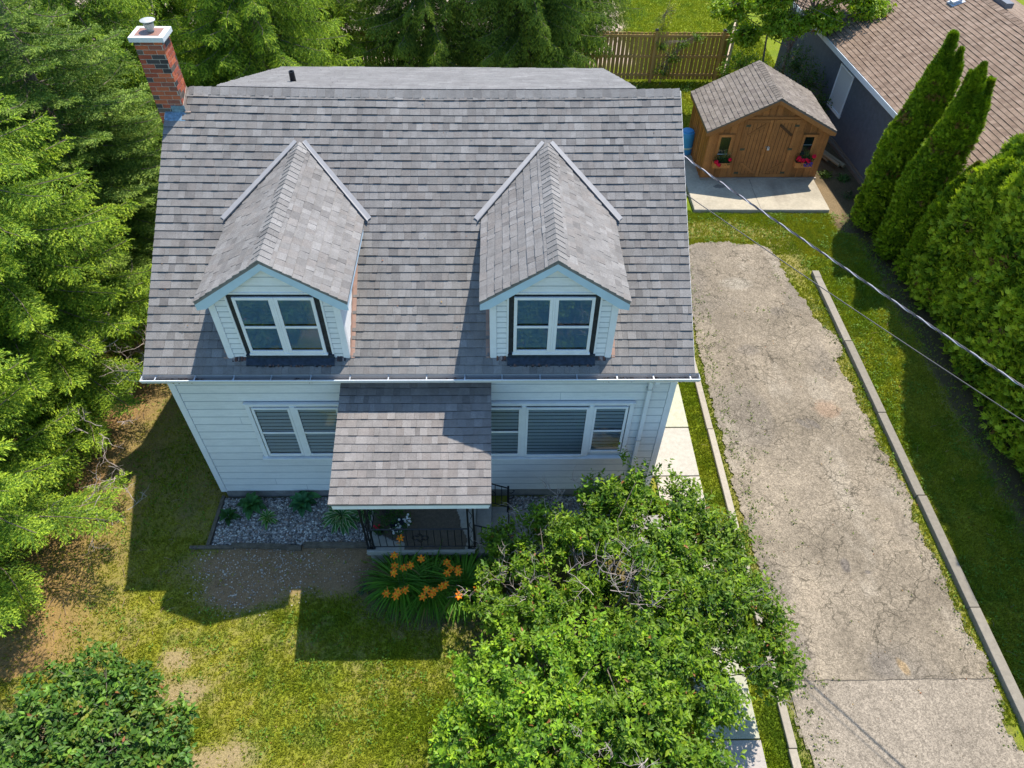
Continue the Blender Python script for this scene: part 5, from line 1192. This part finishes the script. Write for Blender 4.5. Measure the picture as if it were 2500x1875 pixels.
m_ = MB(); T = Matrix.Translation((4.1, 4.4, gp)); m_.box(-.12, .12, -1.9, 1.9, -.05, .10, (.14, .14, .15), T); m_.build('ridge_vent', M_any, gro)
wy0, wy1 = 2.42, 3.42
m_ = MB(); m_.box(-.045, -.018, wy0, wy0+.05, .85, 2.2, (.72, .75, .77)); m_.box(-.045, -.018, wy1-.05, wy1, .85, 2.2, (.72, .75, .77)); m_.box(-.045, -.018, wy0+.05, wy1-.05, 2.15, 2.2, (.72, .75, .77)); m_.box(-.055, -.018, wy0-.02, wy1+.02, .80, .90, (.72, .75, .77))
gwn = m_.build('window', M_any, gar); m_ = MB(); m_.box(-.030, -.0185, wy0+.05, wy1-.05, .90, 2.15, (.50, .52, .53)); m_.build('window_panel', M_any, gwn)

# ================================================================== FENCES
def fence(name, a, b, h, label, posts, step=.155, caps_=True, col=(.40, .25, .085)):
    a, b = Vector((*a, 0)), Vector((*b, 0)); L_ = (b-a).length; v = (b-a).normalized(); n_ = Vector((v.y, -v.x, 0))
    r = empty(name, a); tag(r, label, 'fence'); m_ = MB(); s = 0.
    def bx(s0, s1, d0, d1, z0, z1, c): m_.hexa([v*s0+n_*d0+Vector((0, 0, z0)), v*s1+n_*d0+Vector((0, 0, z0)), v*s1+n_*d1+Vector((0, 0, z0)), v*s0+n_*d1+Vector((0, 0, z0)), v*s0+n_*d0+Vector((0, 0, z1)), v*s1+n_*d0+Vector((0, 0, z1)), v*s1+n_*d1+Vector((0, 0, z1)), v*s0+n_*d1+Vector((0, 0, z1))], c)
    while s < L_-.05:
        k = random.uniform(.8, 1.2); bx(s, s+step-.030, -.02, 0, .06, h+random.uniform(-.012, .012), tuple(c*k for c in col)); s += step
    m_.build('fence_panel', M_fence, r)
    m_ = MB()
    for z in (.25, h*.52, h-.12): 
        m_ = MB(); bx(0, L_, .001, .045, z-.045, z+.045, tuple(c*1.05 for c in col)); m_.build('rail', M_fence, r)
    for s in posts:
        if s > L_+.1: continue
        m_ = MB(); bx(s-.05, s+.05, .046, .145, -.1, h+.10, tuple(c*1.1 for c in col)); p = m_.build('post', M_fence, r)
        if caps_:
            m_ = MB(); bx(s-.062, s+.062, .034, .157, h+.101, h+.13, (.02, .02, .02)); c0 = v*s+n_*.095; m_.lathe([(.05, h+.13), (.04, h+.16), (.01, h+.175)], (c0.x, c0.y), 10, (.02, .02, .02)); m_.build('post_cap', M_any, p)
    return r
fence('wooden_fence', (-7.0, 18.62), (13.95, 18.62), 1.78, 'long vertical board wooden fence across the back of the yard with black post caps', [1.1+2.45*i for i in range(9)])
fence('wooden_fence', (14.02, 18.66), (15.9, 24.5), 1.75, 'short wooden fence run going away from the corner behind the young tree', [0.05, 2.5, 5.0], caps_=False, col=(.40, .32, .24))

# ================================================================== OVERHEAD WIRES
def wire(name, A, B, ext, r, col, label, sagv, twist=False):
    A, B = Vector(A), Vector(B); E_ = A+(B-A)*ext; pts = []; n = 90
    for i in range(n+1): t = i/n; p = A.lerp(E_, t); p.z -= sagv*4*t*(1-t); pts.append(p)
    m_ = MB()
    if twist:
        for k in range(3):
            q = []; 
            for i in range(n*4+1):
                t = i/(n*4); j = min(int(t*n), n-1); p = pts[j].lerp(pts[j+1], t*n-j); a = t*(E_-A).length/.42*2*math.pi+k*2.094
                q.append(p+Vector((.010*math.cos(a), .006*math.cos(a), .010*math.sin(a))))
            m_.tube(q, r, 5, ((.50, .46, .48), (.05, .05, .055), (.10, .09, .10))[k], cap=False)
    else: m_.tube(pts, r, 6, col, cap=False)
    return tag(m_.build(name, M_any), label, 'wire')
wire('power_cable', (8.72, 3.1, 5.85), (12.46, -1.69, 5.6), 3.2, .0080, None, 'thick twisted black and white service cable crossing from the roof edge to the right', .35, True)
wire('phone_wire', (8.72, 2.45, 5.50), (12.35, -2.0, 5.30), 3.2, .0075, (.05, .05, .055), 'thin black wire running below the thick service cable', .30)

# ================================================================== FLOWERS AND POTS
BLS = 6
def blades(n, cx, cy, rr, hl, wdt, seed, mid=.5):
    rs = np.random.default_rng(seed); V, F, C = [], [], []
    for i in range(n):
        a = rs.random()*2*np.pi; q = rs.random()*rr*.35; L = rs.uniform(*hl); d = np.array([np.cos(a), np.sin(a)]); el_ = rs.uniform(.75, 1.35); x = y_ = 0; px, pz = 0., .02; pts = []
        e_ = el_
        for k in range(BLS+1): pts.append((px, pz)); px += L/BLS*np.cos(e_); pz += L/BLS*np.sin(e_); e_ -= rs.uniform(.22, .48)
        s = np.array([-d[1], d[0]])*wdt*rs.uniform(.7, 1.2); b = len(V); col = np.array([.075, .21, .018])*rs.uniform(.6, 1.5)+np.array([.06, .07, 0])*rs.random()
        if rs.random() < .05: col = np.array([.22, .19, .06])
        for k, (u, z) in enumerate(pts):
            w_ = (1-(k/BLS)**2.2)*1; base = np.array([cx+d[0]*(q+u), cy+d[1]*(q+u)])
            V += [(base[0]-s[0]*w_, base[1]-s[1]*w_, max(z, .0)+.012), (base[0], base[1], max(z, .0)), (base[0]+s[0]*w_, base[1]+s[1]*w_, max(z, .0)+.012)]
        for k in range(BLS):
            o = b+3*k; F += [(o, o+1, o+4, o+3), (o+1, o+2, o+5, o+4)]; C += [col, col]
    return np.array(V), np.array(F), np.array(C)
FL = [(3.72, -1.46), (3.63, -1.77), (4.11, -1.83), (3.66, -1.99), (3.82, -2.03), (3.93, -1.97), (3.67, -2.14), (4.58, -1.95), (4.64, -2.03), (4.59, -2.16), (4.78, -2.04), (4.79, -2.14), (3.57, -2.53), (3.73, -2.57), (3.77, -2.50), (3.89, -2.45), (4.25, -2.43), (4.34, -2.51), (4.39, -2.48), (4.2, -2.6), (4.5, -2.38), (4.59, -2.37), (4.8, -2.56), (5.12, -2.47)]
clumps = [((3.72, -1.98), 'left day lily clump with orange flowers beside the porch corner'), ((4.26, -2.05), 'middle day lily clump with orange flowers before the porch'), ((4.85, -2.02), 'right day lily clump partly under the lilac twigs')]
for ci, ((cx, cy), lab) in enumerate(clumps):
    r = empty('day_lily', (cx, cy, 0)); tag(r, lab, 'day lily', 'day lilies before the porch')
    v, f, c = blades(380, 0, 0, .6, (.5, .95), .014, 300+ci); mesh_np('leaves', v, f, M_leaf, c, r)
    mine = [p for p in FL if min(range(3), key=lambda k: (p[0]-clumps[k][0][0])**2+(p[1]-clumps[k][0][1])**2) == ci]
    st = MB()
    for (fx, fy) in mine:
        hz = .80+random.uniform(-.04, .06); x, y = fx-cx, fy-cy
        st.tube([(x*.35, y*.35, .1), (x*.6, y*.6, .55), (x, y, hz)], [.006, .005, .004], 4, (.08, .14, .03), cap=False)
        for q in range(2): a = random.random()*6.3; st.tube([(x*.9, y*.9, hz-.08), (x*.9+.05*math.cos(a), y*.9+.05*math.sin(a), hz-.02), (x*.9+.09*math.cos(a), y*.9+.09*math.sin(a), hz+.0)], [.004, .009, .003], 4, (.32, .30, .05) if q else (.45, .16, .03), cap=False)
        V, F, C = [], [], []; a0 = random.random()*6; tl = Vector((random.gauss(0, .3), random.gauss(-.35, .3), 1)).normalized(); Q = tl.to_track_quat('Z', 'Y')
        for k in range(6):
            a = a0+k*math.pi/3; w_ = .020 if k % 2 else .014; b = len(V); R1 = .076
            for (rr_, ww, zz) in ((.006, .004, 0), (.028, w_*.9, .028), (.052, w_, .030), (R1, .003, .012)):
                for sgn in (-1, 1):
                    p = Vector((math.cos(a)*rr_-math.sin(a)*ww*sgn, math.sin(a)*rr_+math.cos(a)*ww*sgn, zz)); p = Q @ p; V.append((x+p.x, y+p.y, hz+p.z))
            for j in range(3): F.append((b+2*j, b+2*j+1, b+2*j+3, b+2*j+2)); C.append([(.75, .42, .02), (.95, .20, .008), (.98, .28, .012)][j])
        mesh_np('lily_flower', V, F, M_flower, np.array(C)*random.uniform(.85, 1.1), r)
    st.build('flower_stalks', M_any, r)
def hosta(x, y, name, label, n, L, wdt, col, edge=None, lift=.6, seed=0):
    L *= 1.15; wdt *= 1.25; col = tuple(c*1.5 for c in col)
    """rosette of broad leaves"""
    rs = random.Random(seed); V, F, C = [], [], []
    for i in range(n):
        q = i/n; a = i*2.4+rs.uniform(-.2, .2); e0 = lift+.75*q+rs.uniform(-.15, .15); Lg = L*(1-.35*q)*rs.uniform(.85, 1.1); w_ = wdt*(1-.3*q); pts = []; px = .02; pz = .05+.10*q+.02; e_ = e0
        for k in range(7): pts.append((px, pz, e_)); px += Lg/6*math.cos(e_); pz += Lg/6*math.sin(e_); e_ -= .30-.15*q
        kk = rs.uniform(.75, 1.3)
        for k in range(6):
            for side in (-1, 1):
                def wd(t): return w_*max(0., math.sin(math.pi*min(1, (t/6)**.75*.97+.02)))**.8
                for u0, u1, ed in ((0, .74 if edge else 1, False), (.74, 1, True)):
                    if ed and not edge: continue
                    b = len(V)
                    for (kk_, uu) in ((k, u0), (k, u1), (k+1, u1), (k+1, u0)):
                        px, pz, _e = pts[min(kk_, 6)]; ww = wd(kk_)*uu*side; zz = pz+abs(ww)*.45
                        V.append((math.cos(a)*px-math.sin(a)*ww, math.sin(a)*px+math.cos(a)*ww, max(zz, .01)))
                    F.append((b, b+1, b+2, b+3)); C.append([c*kk for c in (edge if ed else col)])
    r = empty(name, (x, y, .02)); tag(r, label, 'hosta', 'hostas in the gravel bed'); mesh_np('leaves', V, F, M_leaf, np.array(C), r)
    m = MB(); m.lathe([(.03, -.03), (.025, .08)], n=7, col=(.05, .09, .02)); m.build('crown_base', M_any, r); return r
hosta(.60, -.27, 'hosta_plant', 'plain green hosta against the wall, leftmost of the two tall ones', 19, .27, .065, (.035, .105, .028), seed=1, lift=.5)
hosta(1.60, -.24, 'hosta_plant', 'plain green hosta against the wall nearer the porch, one leaf standing high', 17, .29, .070, (.030, .100, .038), seed=2, lift=.55)
hosta(.98, -.58, 'hosta_plant', 'small white edged hosta alone in the middle of the gravel', 22, .19, .028, (.040, .12, .02), (.42, .46, .26), .45, 3)
hosta(2.42, -.55, 'hosta_plant', 'large white edged hosta beside the porch', 52, .40, .042, (.035, .11, .024), (.50, .54, .36), .35, 4)
hosta(2.88, -.45, 'hosta_plant', 'white edged hosta tucked against the porch rail', 24, .28, .036, (.035, .11, .024), (.50, .54, .36), .35, 6)
hosta(.20, -.52, 'dark_plant', 'small dark leafy plant at the left corner of the gravel bed', 13, .20, .045, (.018, .055, .012), seed=5, lift=.5)
hosta(1.60, -.14, 'hosta_leaf', 'single large upright hosta leaf by the wall', 1, .42, .075, (.035, .11, .03), seed=9, lift=1.1)
# pots on the porch
def pot(x, y, r, h, col, label, fol, flowers, nf, fr):
    o = empty('flower_pot', (x, y, .455)); tag(o, label, 'flower pot', 'flower pots on the porch')
    m = MB(); m.lathe([(r*.7, 0), (r, h), (r*1.06, h), (r*1.06, h-.02), (r*.9, h-.03), (.01, h-.04)], n=20, col=col); m.build('pot', M_any, o)
    n = fol; d = rand_dir(n); d[:, 2] = np.abs(d[:, 2]); P = np.array([0, 0, h])+d*np.array([fr, fr, fr*.8]); leafy(P, nrm(d+.4*rng.normal(size=d.shape)), 4, .045, np.tile([[.035, .10, .015]], (n, 1)), parent=o, name='foliage')
    pv_ = np.array([(0, 0, -.2)]+[(math.cos(a), math.sin(a), .15) for a in np.linspace(0, 2*math.pi, 8)[:-1]]); pf_ = np.array([(0, i+1, (i+1) % 7+1) for i in range(7)])
    for (cx, cy, cz, col, k, sp) in flowers:
        P = np.array([cx, cy, cz])+rng.normal(0, sp, (k, 3)); nn = nrm(np.array([[0, -.5, 1.]])+.5*rng.normal(size=(k, 3))); B = basis(np.cross(nn, rand_dir(k)), nn, .024, .024, .024)
        v, f, c = scatter(pv_, pf_, P, B, np.tile([col], (k, 1)), .15); mesh_np('blooms', v, f, M_flower, c, o)['kind'] = 'stuff'
pot(3.60, -1.02, .14, .17, (.012, .02, .035), 'dark pot of trailing greenery with small white daisies on the porch floor', 130, [(.04, -.12, .16, (.75, .75, .75), 16, .04), (.18, -.0, .27, (.75, .75, .75), 18, .045), (-.08, -.12, .12, (.75, .75, .75), 6, .03), (.26, .28, .36, (.22, .14, .6), 3, .03), (.20, .32, .33, (.3, .01, .03), 3, .03)], 20, .30)
pot(3.40, -.70, .13, .2, (.05, .04, .04), 'pot with ferny green plant at the back of the porch', 150, [(-.0, .1, .38, (.75, .75, .75), 3, .04), (.30, .12, .40, (.18, .12, .5), 2, .03)], 0, .32)
pot(3.26, -1.12, .08, .12, (.02, .02, .02), 'small pot with dark red blooms against the left porch rail', 30, [(-.02, 0, .22, (.4, .01, .03), 6, .035)], 0, .12)
# low plants by the outbuilding and behind the shed
def herb(loc, label, n, spread, size, col, blooms=None):
    o = empty('garden_plant', loc); tag(o, label, 'plant', 'garden plants'); d = rand_dir(n); d[:, 2] = np.abs(d[:, 2]); P = d*np.array([spread, spread, spread*.6])*(rng.random((n, 1))**.4); leafy(P, nrm(d+np.array([0, 0, .6])), 4, size, np.tile([col], (n, 1)), parent=o, name='leaves', cv=.7)
    if blooms:
        k = 14; P = P[:k]+np.array([0, 0, .1]); nn = rand_dir(k); B = basis(np.cross(nn, rand_dir(k)), nn, .04, .04, .04); v, f, c = scatter(np.array([(-1, -1, 0), (1, -1, 0), (0, 1.2, 0)], float), np.array([(0, 1, 2)]), P, B, np.tile([blooms], (k, 1)), .2); mesh_np('blooms', v, f, M_flower, c, o)
herb((15.95, 12.05, 0), 'pale green leafy plant at the right front corner of the shed', 60, .28, .08, (.12, .19, .02))
herb((16.45, 11.9, 0), 'darker green plant under the outbuilding wall', 50, .25, .08, (.05, .12, .02))
herb((16.3, 10.9, 0), 'low sparse plant on the dark soil before the outbuilding', 40, .28, .06, (.035, .08, .02))
herb((13.2, 16.3, 0), 'orange flowering plant behind the left slope of the shed roof', 70, .4, .08, (.10, .17, .02), (.75, .2, .02))
herb((12.6, 18.0, 0), 'leafy weed at the foot of the wooden fence right of the vine', 60, .35, .08, (.08, .15, .015))
herb((10.6, 17.9, 0), 'green plant at the foot of the wooden fence beneath the vine', 60, .35, .08, (.07, .14, .015))
herb((3.05, -2.0, 0), 'small blue green plant at the porch slab corner', 40, .22, .04, (.035, .075, .05))

# ================================================================== LITTER
m_ = MB()
for i in range(420):
    x = random.uniform(-3.8, -.3) if i % 3 else random.uniform(9.8, 16); y = random.uniform(-4.5, 6)
    if x > 9 and not (x > 13.9 or x < 10.1): continue
    a = random.random()*3.14; L_ = random.uniform(.04, .22); k = random.uniform(.7, 1.3)
    m_.tube([(x, y, .0), (x+L_*.5*math.cos(a)+random.gauss(0, .01), y+L_*.5*math.sin(a), .012), (x+L_*math.cos(a), y+L_*math.sin(a), .0)], .004, 4, (.24*k, .16*k, .10*k), cap=False)
tag(m_.build('fallen_twigs', M_any), 'small fallen twigs lying under the spruces and on the lawn edges', 'twigs', kind='stuff')
n = 900; x = np.concatenate([rng.uniform(-.1, 8.6, 60), rng.uniform(10.5, 13.9, 160), rng.uniform(-4, 5, 300), rng.uniform(14, 16, 200)]); y = np.concatenate([rng.uniform(.0, 3.9, 60), rng.uniform(-5, 8, 160), rng.uniform(-5.2, -1.8, 300), rng.uniform(-4, 9, 200)])
z = np.concatenate([ZE+SL*(y[:60]-YE)+.03, np.full(160, .012), np.full(500, .0)]); P = np.stack([x, y, z], 1); D = rand_dir(len(P)); D[:, 2] *= .3
ok = ~((P[:, 2] > 1) & ((np.abs(P[:, 0]-2.13) < 1.3) | (np.abs(P[:, 0]-6.35) < 1.3))); P, D = P[ok], D[ok]
S = rng.uniform(.012, .04, len(P)); C = np.array([(.22, .12, .05), (.35, .22, .08), (.12, .08, .04), (.30, .10, .03)])[rng.integers(0, 4, len(P))]
v, f, c = scatter(LEAF_V, LEAF_F, P, basis(D, np.array([[0, 0, 1.]])+.3*rng.normal(size=(len(P), 3)), S*.7, S, S), C, .2)
tag(mesh_np('fallen_leaves', v, f, M_leaf, c), 'dry brown leaf bits scattered on the roof, lawn and driveway', 'leaf litter', kind='stuff')
